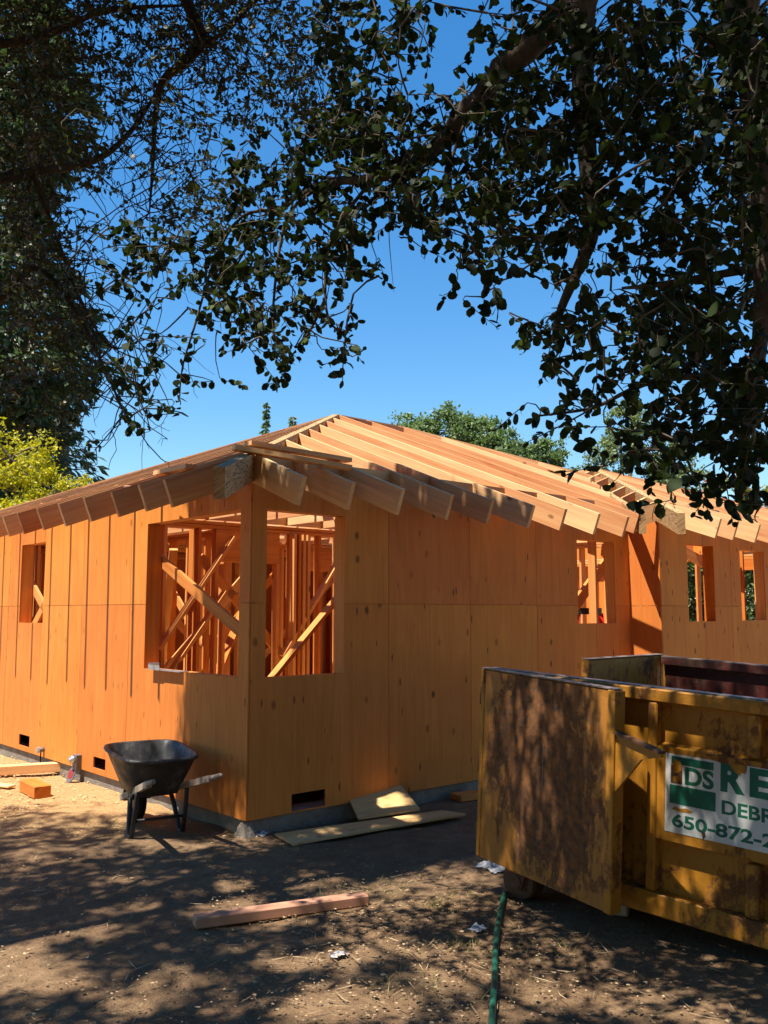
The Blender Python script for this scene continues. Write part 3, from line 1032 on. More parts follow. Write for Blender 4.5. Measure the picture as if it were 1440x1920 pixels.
# red step ladder in the room behind the far window
ld = empty('step_ladder', hw(4.79, 0.55, 0.405), -0.15)
tag(ld, 'red step ladder with black top seen through the window near the inner corner', 'ladder')
s = MB(); s.box(-0.13, 0.13, -0.07, 0.07, 1.12, 1.19); s.build('top_cap', M_DSTEEL, ld)
for sx in (-1, 1):
    s = MB(); s.stick((sx * 0.12, -0.04, 1.13), (sx * 0.22, -0.30, 0.0), 0.05, 0.022); s.build('front_rail', M_RED, ld)
    s = MB(); s.stick((sx * 0.11, 0.05, 1.13), (sx * 0.19, 0.34, 0.0), 0.04, 0.02); s.build('rear_rail', M_RED, ld)
for k in range(4):
    z = 0.24 + 0.23 * k
    f_ = 1 - z / 1.13
    s = MB(); s.box(-0.12 - 0.1 * f_, 0.12 + 0.1 * f_, -0.04 - 0.26 * f_ - 0.04, -0.04 - 0.26 * f_ + 0.04, z - 0.01, z + 0.01); s.build('tread', M_STEEL, ld)

# ------------------------------------------------------------------ dumpster
DL = Vector((0.72762, -0.68391, -0.05323)).normalized()
DN = Vector((0.0413, -0.0337, 0.9986)).normalized()
DWv = DN.cross(DL).normalized()
DN = DL.cross(DWv).normalized()
DA = Vector((0.62865, 5.17552, 1.23754))
DH, DWID, DLEN = 1.07, 2.11, 4.6
dM = Matrix((DL, DWv, DN)).transposed().to_4x4()
dM.translation = DA - DN * DH
dump = empty('dumpster', matrix=dM)
tag(dump, 'rusty yellow roll off dumpster with its near door swung open', 'dumpster')

# local: x along the side towards the viewer's right, y across (0 near side), z up; rim at DH
T = 0.012
box('side_wall', 0.0, DLEN, 0.0, T, 0.10, DH - 0.03, M_DUMP, dump)
# the inner skins are worn dark red, so the far wall is two sheets: inside skin and outside
box('side_wall', 0.0, DLEN, DWID - T, DWID, 0.10, DH - 0.03, M_DUMP, dump)
box('inner_skin', 0.02, DLEN - 0.02, DWID - T - 0.008, DWID - T - 0.002, 0.12, DH - 0.06, M_DIN, dump)
box('inner_skin', 0.02, DLEN - 0.02, T + 0.002, T + 0.008, 0.12, DH - 0.06, M_DIN, dump)
box('end_wall', DLEN - T, DLEN, T + 0.001, DWID - T - 0.001, 0.10, DH - 0.03, M_DIN, dump)
box('floor_plate', 0.02, DLEN - T - 0.001, T + 0.009, DWID - T - 0.009, 0.10, 0.115, M_DIN, dump)


def rail(name, x0, x1, y0, y1, z0, z1, mat=M_DUMP):
    return bevel_box(name, x0, x1, y0, y1, z0, z1, mat, dump, b=0.006)


rail('top_rail', -0.01, DLEN, -0.062, -0.002, DH - 0.068, DH - 0.006)
rail('top_rail', -0.01, DLEN, DWID + 0.002, DWID + 0.062, DH - 0.068, DH - 0.006)
rail('top_rail', DLEN + 0.002, DLEN + 0.06, -0.06, DWID + 0.06, DH - 0.068, DH - 0.006)
# bare scraped lip along the rim
box('rim_lip', -0.01, DLEN, -0.03, 0.03, DH - 0.0055, DH, M_EDGE, dump)
box('rim_lip', -0.01, DLEN, DWID - 0.03, DWID + 0.03, DH - 0.0055, DH, M_EDGE, dump)
box('inner_lip', 0.0, DLEN, DWID - 0.055, DWID - T - 0.009, DH - 0.058, DH - 0.0062, M_DIN, dump)
rail('bottom_rail', 0.16, DLEN, -0.07, -0.002, 0.0, 0.105)
rail('bottom_rail', 0.16, DLEN, DWID + 0.002, DWID + 0.07, 0.0, 0.105)
for x in (0.50, 0.972, 1.45, 1.93, 2.41, 2.89, 3.37, 3.85, 4.33):
    w = 0.048 if x < 1.2 else 0.066
    if x < 1.2:
        rail('side_rib', x, x + w, -0.060, -0.002, 0.107, DH - 0.070)
    else:
        rail('side_rib', x, x + w, -0.058, -0.002, DH - 0.262, DH - 0.070)
        rail('side_rib', x, x + w, -0.058, -0.002, 0.107, DH - 0.730)
    rail('side_rib', x, x + w, DWID + 0.002, DWID + 0.058, 0.107, DH - 0.070)
# the broad channel half way up that carries the sign
ch = MB()
x0 = 1.022
ch.prism([(x0, -0.002, DH - 0.262), (x0, -0.052, DH - 0.276), (x0, -0.052, DH - 0.712), (x0, -0.002, DH - 0.728)], (DLEN - x0, 0, 0))
ch.build('side_channel', M_DUMP, dump)
# underframe
for y in (0.55, 1.45):
    rail('skid_rail', 0.05, DLEN, y, y + 0.09, -0.03, 0.098)
for x in (0.3, 1.2, 2.1, 3.0, 3.9):
    box('cross_member', x, x + 0.06, 0.02, DWID - 0.02, 0.03, 0.0985, M_DUMP, dump)


def roller(x, y, r=0.105, w=0.12):
    Mx = Matrix.Translation((x, y, -0.060))
    V, F = [], []
    prof = [(-w / 2, r * 0.35), (-w / 2, r * 0.92), (-w / 2 + 0.012, r), (w / 2 - 0.012, r), (w / 2, r * 0.92), (w / 2, r * 0.35)]
    n = 24
    for i in range(n):
        a = 2 * math.pi * i / n
        for (yy, rr) in prof:
            V.append((rr * math.cos(a), yy, rr * math.sin(a)))
    k = len(prof)
    for i in range(n):
        for j in range(k):
            F.append((i * k + j, ((i + 1) % n) * k + j, ((i + 1) % n) * k + (j + 1) % k, i * k + (j + 1) % k))
    o = link('roller_wheel', fast_mesh('roller_wheel', V, F, M_RUST, smooth=False), dump, Mx)
    s = MB(); s.tube([(0, -w / 2 - 0.03, 0), (0, w / 2 + 0.03, 0)], r * 0.34, 12); s.build('axle', M_RUST, o)
    for sy in (-1, 1):
        b = MB()
        yy = sy * (w / 2 + 0.012)
        b.prism([(-0.09, yy, 0.13), (0.09, yy, 0.13), (0.035, yy, -0.04), (-0.035, yy, -0.04)], (0, 0.012 * sy, 0))
        b.build('wheel_bracket', M_RUST, o)


for y in (0.06, DWID - 0.06):
    roller(0.20, y)
    roller(DLEN - 0.4, y)

# near door, swung right round beside the wall
D0 = dM.inverted() @ Vector((0.553, 5.16, 1.2334))
D1 = dM.inverted() @ Vector((1.069, 4.36, 1.1718))
dv = Vector((D1.x - D0.x, D1.y - D0.y, 0))
DWd = dv.length
dang = math.atan2(dv.y, dv.x)
dm = Matrix.Translation((D0.x, D0.y, D0.z - 1.033)) @ Matrix.Rotation(dang, 4, 'Z')
# door local: x along the leaf, y away from the viewer, z up
door = link('door', fast_mesh('door', box_verts(0.03, DWd - 0.003, 0.006, 0.022, 0.0, 1.025), BOXF, M_DOOR), dump, dm)
tag(door, 'near door leaf worn through to dark rust')
bevel_box('door_frame', 0.0, 0.030, 0.0, 0.055, 0.0, 1.033, M_DUMP, door, axis=(0, 0, 1))
bevel_box('door_frame', DWd - 0.002, DWd + 0.045, 0.0, 0.075, -0.004, 1.030, M_DUMP, door, axis=(0, 0, 1))
bevel_box('door_frame', 0.03, DWd - 0.004, 0.0225, 0.075, 0.975, 1.030, M_DUMP, door)
bevel_box('door_frame', 0.03, DWd - 0.004, 0.0225, 0.075, 0.0, 0.055, M_DUMP, door)
box('door_lip', 0.0, DWd + 0.044, 0.002, 0.054, 1.0335, 1.039, M_EDGE, door)
for x in (0.30, 0.62):
    bevel_box('door_stiffener', x, x + 0.05, 0.0225, 0.065, 0.056, 0.974, M_DUMP, door, axis=(0, 0, 1))
# thin pale strip: highlight line of a straight crease, put in as colour
box('crease', 0.514, 0.518, 0.0045, 0.0058, 0.46, 0.70, M_EDGE, door)
# latch plate standing out past the free edge
g = MB()
gx = DWd + 0.045
zt = 0.842
g.prism([(gx, 0.012, zt), (gx + 0.27, 0.012, zt - 0.045), (gx + 0.27, 0.012, zt - 0.075), (gx + 0.155, 0.012, zt - 0.105), (gx, 0.012, zt - 0.285)], (0, 0.016, 0))
g.build('latch_plate', M_DUMP, door)
g = MB()
g.prism([(gx, -0.006, zt + 0.001), (gx + 0.275, -0.006, zt - 0.046), (gx + 0.275, -0.006, zt - 0.058), (gx, -0.006, zt - 0.012)], (0, 0.04, 0))
g.build('latch_flange', M_RUST, door)
for z in (0.12, 0.5, 0.88):
    g = MB(); g.tube([(-0.012, 0.03, z - 0.05), (-0.012, 0.03, z + 0.05)], 0.02, 10); g.build('hinge', M_RUST, door, True)
# far door, shut across the end
fd = box('door', -0.05, -0.03, 1.12, DWID - 0.0, 0.06, DH - 0.004, M_DUMP, dump)
tag(fd, 'far door leaf standing shut across the end')
for (y0, y1) in ((1.08, 1.12), (DWID - 0.0, DWID + 0.05)):
    bevel_box('door_frame', -0.085, -0.025, y0 + 0.001, y1, 0.06, DH + 0.004, M_DUMP, fd, axis=(0, 0, 1))
bevel_box('door_frame', -0.085, -0.051, 1.121, DWID - 0.001, DH - 0.06, DH + 0.002, M_DUMP, fd, axis=(0, 1, 0))
box('door_lip', -0.085, -0.025, 1.08, DWID + 0.05, DH + 0.0045, DH + 0.0085, M_EDGE, fd)

# sign on the side channel
SY = -0.0525
sg = empty('sign', matrix=dM)
sg.parent = dump
sg.matrix_parent_inverse = Matrix.Identity(4)
sg.matrix_local = Matrix.Translation((0, SY, DH))


def sheet(name, pts, mat, parent, y, th=0.0012):
    """thin flat piece; pts (x, z) counter-clockwise from outside"""
    k = len(pts)
    V = [(p[0], -y - th, p[1]) for p in pts] + [(p[0], -y, p[1]) for p in pts]
    F = [tuple(range(k)), tuple(reversed(range(k, 2 * k)))] + [(i, k + i, k + (i + 1) % k, (i + 1) % k) for i in range(k)]
    return link(name, fast_mesh(name, V, F, mat), parent)


def rect(x0, x1, z0, z1):
    return [(x0, z0), (x1, z0), (x1, z1), (x0, z1)]


def lettering(name, text, x0, x1, z0, z1, mat, parent, y=0.0014, bold=0.035):
    cu = bpy.data.curves.new(name, 'FONT')
    cu.body = text
    cu.size = 1.0
    cu.offset = bold
    cu.extrude = 0.0
    tmp = bpy.data.objects.new('tmp', cu)
    COL.objects.link(tmp)
    bpy.context.view_layer.update()
    me = bpy.data.meshes.new_from_object(tmp.evaluated_get(bpy.context.evaluated_depsgraph_get()))
    bpy.data.objects.remove(tmp)
    bpy.data.curves.remove(cu)
    n = len(me.vertices)
    co = np.empty(n * 3, dtype=np.float32)
    me.vertices.foreach_get('co', co)
    co = co.reshape(-1, 3)
    mn, mx_ = co.min(0), co.max(0)
    out = np.empty_like(co)
    out[:, 0] = x0 + (co[:, 0] - mn[0]) / (mx_[0] - mn[0]) * (x1 - x0)
    out[:, 1] = -y
    out[:, 2] = z0 + (co[:, 1] - mn[1]) / (mx_[1] - mn[1]) * (z1 - z0)
    me.vertices.foreach_set('co', out.reshape(-1))
    me.materials.clear()
    me.materials.append(mat)
    me.update()
    me.name = name
    return link(name, me, parent)


# white board with a bite torn out of the top edge where the paint shows
sheet('sign_board', [(1.066, -0.668), (2.62, -0.655), (2.62, -0.298), (1.455, -0.300), (1.450, -0.332), (1.437, -0.326), (1.428, -0.338), (1.405, -0.326), (1.375, -0.312), (1.33, -0.306), (1.30, -0.301), (1.066, -0.302)], M_SIGN, sg, 0.0)
sheet('logo_bar', rect(1.095, 1.300, -0.348, -0.312), M_SGREEN, sg, 0.0013)
sheet('logo_bar', rect(1.089, 1.312, -0.532, -0.446), M_SGREEN, sg, 0.0013)
lettering('logo_lettering', 'DS', 1.163, 1.302, -0.437, -0.352, M_SGREEN, sg)
# the first letter of the logo is scraped away to paint and rust
sheet('logo_bar', rect(1.093, 1.150, -0.438, -0.352), M_RUST, sg, 0.0013)
sheet('scraped_patch', [(1.110, -0.392), (1.128, -0.387), (1.146, -0.372), (1.15, -0.358), (1.138, -0.334), (1.112, -0.322), (1.102, -0.345), (1.106, -0.37)], M_DUMP, sg, 0.0016)
sheet('scraped_patch', [(1.106, -0.430), (1.120, -0.436), (1.136, -0.426), (1.134, -0.406), (1.118, -0.402), (1.104, -0.410)], M_DUMP, sg, 0.0016)
sheet('scraped_patch', [(1.10, -0.560), (1.13, -0.566), (1.19, -0.562), (1.205, -0.553), (1.17, -0.545), (1.14, -0.552), (1.115, -0.545)], M_DUMP, sg, 0.0013)
lettering('name_lettering', 'R', 1.333, 1.446, -0.434, -0.306, M_SGREEN, sg, bold=0.05)
lettering('name_lettering', 'E', 1.466, 1.566, -0.434, -0.304, M_SGREEN, sg, bold=0.05)
lettering('trade_lettering', 'DEBR', 1.340, 1.580, -0.534, -0.472, M_SGREEN, sg, bold=0.028)
lettering('phone_lettering', '650-872-2', 1.102, 1.580, -0.641, -0.578, M_SGREEN, sg, bold=0.03)
sheet('scraped_patch', [(1.372, -0.300), (1.45, -0.301), (1.446, -0.340), (1.43, -0.332), (1.424, -0.350), (1.40, -0.336), (1.385, -0.322)], M_DUMP, sg, 0.0018)
sheet('rust_spot', [(1.243, -0.63), (1.252, -0.638), (1.262, -0.628), (1.268, -0.652), (1.255, -0.668), (1.250, -0.648)], M_RUST, sg, 0.0018)

# ------------------------------------------------------------------ wheelbarrow
WBX, WBY, WBT = -1.674, 6.62, 2.089
wb = empty('wheelbarrow', (WBX, WBY, 0), WBT)
tag(wb, 'black plastic wheelbarrow with wooden handles standing by the house corner', 'wheelbarrow')
# local x towards the wheel, y to the left


def ring(cx, lx, wr, wf, z0, z1, n=40, p=4.2):
    """rounded-rectangle ring: lx length, width wr at the back, wf at the front, height from z0 (back) to z1 (front)"""
    out = []
    for i in range(n):
        a = 2 * math.pi * i / n
        c, s_ = math.cos(a), math.sin(a)
        x = math.copysign(abs(c) ** (2 / p), c)
        y = math.copysign(abs(s_) ** (2 / p), s_)
        f_ = (x + 1) / 2
        out.append((cx + x * lx / 2, y * (wr + (wf - wr) * f_) / 2, z0 + (z1 - z0) * f_))
    return out


prof_out = [ring(0.03, 0.46, 0.30, 0.30, 0.275, 0.285), ring(0.03, 0.50, 0.335, 0.335, 0.283, 0.292), ring(0.01, 0.70, 0.455, 0.50, 0.46, 0.482),
            ring(0.0, 0.775, 0.50, 0.56, 0.528, 0.556), ring(0.0, 0.812, 0.526, 0.590, 0.530, 0.557), ring(0.0, 0.822, 0.532, 0.598, 0.540, 0.568),
            ring(0.0, 0.812, 0.526, 0.590, 0.551, 0.579), ring(0.0, 0.785, 0.505, 0.566, 0.553, 0.581), ring(0.0, 0.765, 0.488, 0.550, 0.546, 0.573),
            ring(0.01, 0.69, 0.446, 0.49, 0.468, 0.488), ring(0.03, 0.49, 0.325, 0.325, 0.298, 0.305), ring(0.03, 0.44, 0.285, 0.285, 0.288, 0.295)]
V, F = [], []
n = 40
for r_ in prof_out: V += r_
for j in range(len(prof_out) - 1):
    for i in range(n):
        F.append((j * n + i, j * n + (i + 1) % n, (j + 1) * n + (i + 1) % n, (j + 1) * n + i))
F.append(tuple(reversed(range(n))))
F.append(tuple((len(prof_out) - 1) * n + i for i in range(n)))
tray = link('tray', fast_mesh('tray', V, F, M_TUB, smooth=True), wb)
for sy in (-1, 1):
    # handle: square shaft from the axle up to a turned grip
    a = Vector((0.43, sy * 0.095, 0.165)); b = Vector((-0.70, sy * 0.205, 0.455)); c = Vector((-0.86, sy * 0.2205, 0.497))
    M_ = None
    hd = board('handle', a, b, 0.034, 0.042, M_GREYWOOD, wb)
    inv = hd.matrix_basis.inverted()
    s = MB(); s.tube([inv @ b, inv @ (b + (c - b) * 0.15), inv @ (b + (c - b) * 0.9), inv @ c], [0.017, 0.0165, 0.0165, 0.011], 12)
    s.build('grip', M_GREYWOOD, hd, True)
    # leg: flat steel U from the handle to the ground and back up forward
    s = MB()
    s.tube(smooth_path([(-0.30, sy * 0.172, 0.33), (-0.27, sy * 0.175, 0.20), (-0.20, sy * 0.18, 0.025), (-0.16, sy * 0.18, 0.012), (-0.12, sy * 0.178, 0.03), (-0.04, sy * 0.155, 0.20), (0.02, sy * 0.14, 0.275)], 5), 0.0165, 8)
    s.build('leg', M_DSTEEL, wb, True)
    s = MB(); s.box(-0.21, -0.11, sy * 0.18 - 0.02, sy * 0.18 + 0.02, 0.0, 0.012); s.build('foot_plate', M_DSTEEL, wb)
    s = MB(); s.stick((0.20, sy * 0.13, 0.30), (0.34, sy * 0.10, 0.20), 0.02, 0.03); s.build('wheel_guard', M_DSTEEL, wb)
s = MB(); s.tube([(-0.235, -0.17, 0.13), (-0.235, 0.17, 0.13)], 0.011, 8); s.build('cross_brace', M_DSTEEL, wb, True)
s = MB(); s.stick((-0.10, -0.165, 0.275), (-0.10, 0.165, 0.275), 0.04, 0.02); s.build('tray_bearer', M_DSTEEL, wb)
s = MB(); s.stick((0.16, -0.125, 0.265), (0.16, 0.125, 0.265), 0.04, 0.02); s.build('tray_bearer', M_DSTEEL, wb)
# wheel
wr_ = 0.165
wh = empty('wheel', (0, 0, 0)); wh.parent = wb; wh.location = (0.36, 0, wr_)
V, F = [], []
n, k = 28, 10
for i in range(n):
    a = 2 * math.pi * i / n
    for j in range(k):
        b_ = 2 * math.pi * j / k
        rr = wr_ - 0.042 + 0.042 * math.cos(b_) + (0.003 if (i % 2 and abs(b_ - math.pi) > 2.2) else 0)
        V.append((rr * math.cos(a), 0.04 * math.sin(b_), rr * math.sin(a)))
for i in range(n):
    for j in range(k):
        F.append((i * k + j, ((i + 1) % n) * k + j, ((i + 1) % n) * k + (j + 1) % k, i * k + (j + 1) % k))
link('tyre', fast_mesh('tyre', V, F, M_RUBBER, smooth=True), wh)
s = MB(); s.tube([(0, -0.022, 0), (0, 0.022, 0)], 0.088, 20); s.tube([(0, -0.10, 0), (0, 0.10, 0)], 0.012, 10); s.build('rim', M_DSTEEL, wh)
# pressed lettering on the flank
M_TUBL = m_plain('scuffed_poly', (0.075, 0.075, 0.075), 0.6, 0.3, 60, 0.3)
fl = lettering('flank_lettering', 'MOE', -0.06, 0.06, -0.03, 0.03, M_TUBL, tray, y=0.0, bold=0.0)
# stand it on the left flank: text x runs towards the back of the tray
nrm = Vector((0, 0.235 - 0.167, -(0.47 - 0.285)))      # flank direction downwards (y,z)
dn = Vector((0, -(0.239 - 0.1675), -(0.471 - 0.287))).normalized()
tx = Vector((-1, 0.06, -0.03)).normalized()
zt_ = -dn
ny = tx.cross(zt_).normalized() * -1
fl.matrix_local = Matrix.Translation(Vector((-0.07, 0.2115, 0.395))) @ Matrix((tx, -(zt_.cross(tx) * -1), zt_)).transposed().to_4x4()

# ------------------------------------------------------------------ lumber and scraps on the ground


def ground_block(name, c, L, w, d, rz, mat, label, cat, z=None, tilt=0.0, b=0.005, group=None):
    M_ = Matrix.Translation(Vector((c[0], c[1], (d / 2 if z is None else z)))) @ Matrix.Rotation(rz, 4, 'Z') @ Matrix.Rotation(tilt, 4, 'Y')
    o = bevel_box(name, -L / 2, L / 2, -w / 2, w / 2, -d / 2, d / 2, mat, None, matrix=M_, b=b)
    return tag(o, label, cat, group)


ground_block('timber', (-0.518, 4.83), 0.92, 0.085, 0.052, math.atan2(5.00 - 4.64, -0.107 + 0.93), M_BEAM,
             'long pinkish timber lying on the dirt in the foreground', 'timber')
ground_block('plank', (-3.75, 8.72), 1.75, 0.10, 0.085, math.atan2(0.32, 0.78), M_FIR,
             'orange plank lying on the sawdust at the left edge by the foundation', 'plank', z=0.055)
ground_block('wood_block', (-2.99, 7.91), 0.42, 0.14, 0.10, math.atan2(7.60 - 8.20, 0.46), M_STUD,
             'short orange block of wood on the sawdust in front of the plank', 'wood block')
ground_block('wood_block', (0.70, 7.72), 0.26, 0.16, 0.05, 0.55, M_STUD,
             'reddish offcut of wood on the dirt between the right wall and the dumpster door', 'wood block')
ground_block('wood_scrap', (1.84, 4.48), 0.13, 0.045, 0.03, 0.3, M_FIR,
             'small pale wood scrap on the dirt under the dumpster', 'wood scrap')
ground_block('wood_scrap', (-3.40, 8.25), 0.20, 0.09, 0.02, -0.4, M_FIR,
             'thin wood scrap on the sawdust between the plank and the block', 'wood scrap')
ground_block('wood_scrap', (1.22, 4.83), 0.10, 0.08, 0.06, 1.2, M_GREYWOOD,
             'grey chunk on the dark dirt below the open dumpster door', 'wood scrap', tilt=0.2)


def quad_sheet(name, pts, th, mat, label, cat):
    """flat sheet through four ground points (x, y, z of the underside)"""
    V = [(p[0], p[1], p[2]) for p in pts] + [(p[0], p[1], p[2] + th) for p in pts]
    F = [(3, 2, 1, 0), (4, 5, 6, 7), (0, 1, 5, 4), (1, 2, 6, 5), (2, 3, 7, 6), (3, 0, 4, 7)]
    ax = Vector(pts[1]) - Vector(pts[0])
    o = link(name, fast_mesh(name, V, F, mat, uv=grain_uv(V, F, ax)))
    return tag(o, label, cat)


quad_sheet('plywood_offcut', [(-0.605, 6.19, 0.004), (0.62, 7.00, 0.022), (0.44, 7.11, 0.024), (-0.76, 6.46, 0.004)], 0.014, M_PLY2,
           'long narrow strip of plywood lying on the dirt below the right wall', 'plywood sheet')
quad_sheet('plywood_offcut', [(-0.19, 6.83, 0.025), (0.275, 7.07, 0.044), (0.11, 7.42, 0.185), (-0.30, 7.13, 0.17)], 0.014, M_PLY2,
           'squarish pale plywood piece propped on the foundation behind the strip', 'plywood sheet')


def crumple(name, c, size, label, cat, mat=M_PAPER, seed=1, flat=0.45):
    rr = random.Random(seed)
    n, m = 9, 7
    V, F = [], []
    for i in range(n):
        for j in range(m):
            u, v = i / (n - 1) - 0.5, j / (m - 1) - 0.5
            V.append((u * size * (1 + rr.uniform(-0.3, 0.3)), v * size * 0.7 * (1 + rr.uniform(-0.35, 0.35)),
                      0.004 + size * flat * abs(rr.gauss(0, 0.5)) * (1 - 3.2 * (u * u + v * v))))
    for i in range(n - 1):
        for j in range(m - 1):
            F.append((i * m + j, (i + 1) * m + j, (i + 1) * m + j + 1, i * m + j + 1))
    V = [(x, y, max(0.003, z)) for x, y, z in V]
    o = link(name, fast_mesh(name, V, F, mat), None, Matrix.Translation((c[0], c[1], 0)) @ Matrix.Rotation(rr.uniform(0, 6), 4, 'Z'))
    return tag(o, label, cat)


crumple('crumpled_paper', (0.655, 5.68), 0.17, 'crumpled white paper on the dirt below the hinge edge of the dumpster door', 'paper', seed=4, flat=0.32)
crumple('crumpled_paper', (0.46, 4.62), 0.085, 'small white paper scrap on the dirt just left of the green hose', 'paper', seed=5, flat=0.3)
crumple('crumpled_paper', (-0.206, 4.287), 0.075, 'flat white paper scrap on the dirt in front of the pinkish timber', 'paper', seed=6, flat=0.2)
crumple('crumpled_paper', (-0.86, 6.50), 0.12, 'white scrap on the dirt at the foot of the house corner', 'paper', seed=7, flat=0.25)
crumple('foil_scrap', (-3.55, 9.15), 0.16, 'shiny crumpled scrap on the sawdust at the left edge against the foundation', 'foil', M_STEEL, 8, 0.3)

s = MB()
hp = [(0.95, 5.95, 0.02), (0.80, 5.70, 0.018), (0.729, 5.45, 0.018), (0.645, 5.05, 0.018), (0.56, 4.62, 0.018), (0.508, 4.29, 0.018), (0.462, 3.95, 0.018), (0.41, 3.6, 0.018), (0.36, 3.2, 0.018), (0.25, 2.6, 0.018), (0.3, 1.8, 0.018)]
s.tube(smooth_path(hp, 5), 0.0135, 10)
o = s.build('garden_hose', M_HOSE, None, True)
tag(o, 'green garden hose running over the dirt under the dumpster door', 'hose')


def scatter(name, n, area, size, mats, kind='stuff', seed=1, aspect=(0.3, 0.8), lift=0.006, dens=None, curl=0.25):
    rng = np.random.default_rng(seed)
    x = rng.uniform(area[0], area[1], n * 3)
    y = rng.uniform(area[2], area[3], n * 3)
    keep = np.ones(len(x), bool)
    if dens is not None:
        keep = rng.random(len(x)) < dens(x, y)
    x, y = x[keep][:n], y[keep][:n]
    n = len(x)
    L = rng.uniform(size[0], size[1], n) * rng.uniform(0.6, 1.0, n)
    W = L * rng.uniform(aspect[0], aspect[1], n)
    a = rng.uniform(0, 2 * np.pi, n)
    t1 = rng.normal(0, curl, n)
    t2 = rng.normal(0, curl, n)
    ux, uy = np.cos(a), np.sin(a)
    V = np.zeros((n, 6, 3))
    shp = [(-0.5, 0), (-0.15, -0.5), (0.25, -0.42), (0.5, 0.05), (0.2, 0.5), (-0.2, 0.42)]
    for k, (p, q) in enumerate(shp):
        pj = p + rng.normal(0, 0.05, n)
        qj = q + rng.normal(0, 0.05, n)
        V[:, k, 0] = x + ux * pj * L - uy * qj * W
        V[:, k, 1] = y + uy * pj * L + ux * qj * W
        V[:, k, 2] = lift + np.abs(pj * L * t1 + qj * W * t2) + np.abs(qj) * W * 0.25
    F = np.arange(n * 6).reshape(n, 6)
    me = fast_mesh(name, V.reshape(-1, 3), F, mats)
    o = link(name, me)
    return tag(o, kind=kind)


def d_leaf(x, y):
    # littered nearer the camera and round the dumpster, sparse on the trodden strip by the wall
    d = 0.25 + 0.75 / (1 + np.exp((y - 5.1) * 2.2)) + 0.35 * np.exp(-((x - 0.5) ** 2 + (y - 5.0) ** 2) / 0.5)
    patch = 0.6 + 0.4 * np.sin(2.1 * x + 1.3) * np.sin(1.7 * y + 0.4)
    return np.clip(d * patch, 0.05, 1)


scatter('leaf_litter', 12000, (-3.2, 3.2, 2.2, 7.2), (0.008, 0.026), M_LITTER, seed=2, dens=d_leaf)
scatter('leaf_litter', 520, (-3.2, 3.2, 2.2, 6.5), (0.022, 0.048), M_LITTER, seed=12, dens=d_leaf, curl=0.35)
scatter('wood_chips', 6000, (-5.5, -1.0, 6.4, 11.0), (0.012, 0.045), M_CHIP, seed=3, aspect=(0.15, 0.6))
scatter('twig_litter', 2600, (-3.0, 3.0, 2.2, 6.4), (0.04, 0.16), M_LITTER, seed=5, aspect=(0.02, 0.05), curl=0.08, dens=d_leaf)


def grass():
    rng = np.random.default_rng(9)
    V, F = [], []
    spots = [(0.282, 4.957, 0.10, 70), (0.42, 5.08, 0.14, 60), (0.05, 5.2, 0.16, 40), (0.35, 4.4, 0.12, 60), (0.15, 3.9, 0.2, 50), (0.75, 4.35, 0.15, 40), (-0.25, 5.25, 0.2, 40)]
    for (cx, cy, r, n) in spots:
        for k in range(n):
            x, y = cx + rng.normal(0, r / 2), cy + rng.normal(0, r / 2)
            h = rng.uniform(0.015, 0.05)
            a = rng.uniform(0, 6.28)
            lx, ly = rng.normal(0, 0.03, 2)
            w = 0.0025
            o = len(V)
            V += [(x - w * math.cos(a), y - w * math.sin(a), 0), (x + w * math.cos(a), y + w * math.sin(a), 0), (x + lx, y + ly, h)]
            F.append((o, o + 1, o + 2))
    o = link('grass', fast_mesh('grass', V, F, M_GRASS))
    tag(o, kind='stuff')


grass()

# ------------------------------------------------------------------ leaves and trees
LEAF_T = np.array([(0, 0, 0), (0.22, 0.36, 0.05), (0.22, -0.36, 0.05), (0.55, 0.5, 0.10), (0.55, -0.5, 0.10), (0.84, 0.33, 0.05), (0.84, -0.33, 0.05), (1.0, 0, -0.04)])
LEAF_Q = np.array([(2, 1, 3, 4), (4, 3, 5, 6)])
LEAF_TRI = np.array([(0, 1, 2), (6, 5, 7)])


def frames(d, nrm):
    """orthonormal frames from direction and rough normal arrays"""
    d = d / np.linalg.norm(d, axis=1, keepdims=True)
    s_ = np.cross(nrm, d)
    ln = np.linalg.norm(s_, axis=1, keepdims=True)
    s_ = np.where(ln < 1e-5, np.array([1.0, 0, 0]), s_ / np.maximum(ln, 1e-6))
    n = np.cross(d, s_)
    return d, s_, n


def leaf_arrays(P, D, N, L, W, rng):
    d, s_, n = frames(D, N)
    cup = rng.uniform(-1.6, 1.6, len(P))
    T = LEAF_T
    V = (P[:, None, :] + d[:, None, :] * (T[None, :, 0, None] * L[:, None, None])
         + s_[:, None, :] * ((T[None, :, 1, None] * (1 + rng.normal(0, 0.10, (len(P), len(T)))[:, :, None])) * W[:, None, None])
         + n[:, None, :] * (T[None, :, 2, None] * (L * cup)[:, None, None]))
    return V


def leaf_mesh(name, V, mat):
    n = len(V)
    base = (np.arange(n) * 8)[:, None, None]
    Q = (LEAF_Q[None] + base).reshape(-1, 4)
    Tr = (LEAF_TRI[None] + base).reshape(-1, 3)
    loops = np.concatenate([Q.reshape(-1), Tr.reshape(-1)]).astype(np.int32)
    starts = np.concatenate([np.arange(len(Q)) * 4, len(Q) * 4 + np.arange(len(Tr)) * 3]).astype(np.int32)
    me = bpy.data.meshes.new(name)
    co = V.reshape(-1, 3).astype(np.float32)
    me.vertices.add(len(co)); me.vertices.foreach_set('co', co.reshape(-1))
    me.loops.add(len(loops)); me.loops.foreach_set('vertex_index', loops)
    me.polygons.add(len(starts)); me.polygons.foreach_set('loop_start', starts)
    me.polygons.foreach_set('use_smooth', np.ones(len(starts), dtype=bool))
    me.materials.append(mat)
    me.update(calc_edges=True)
    return me


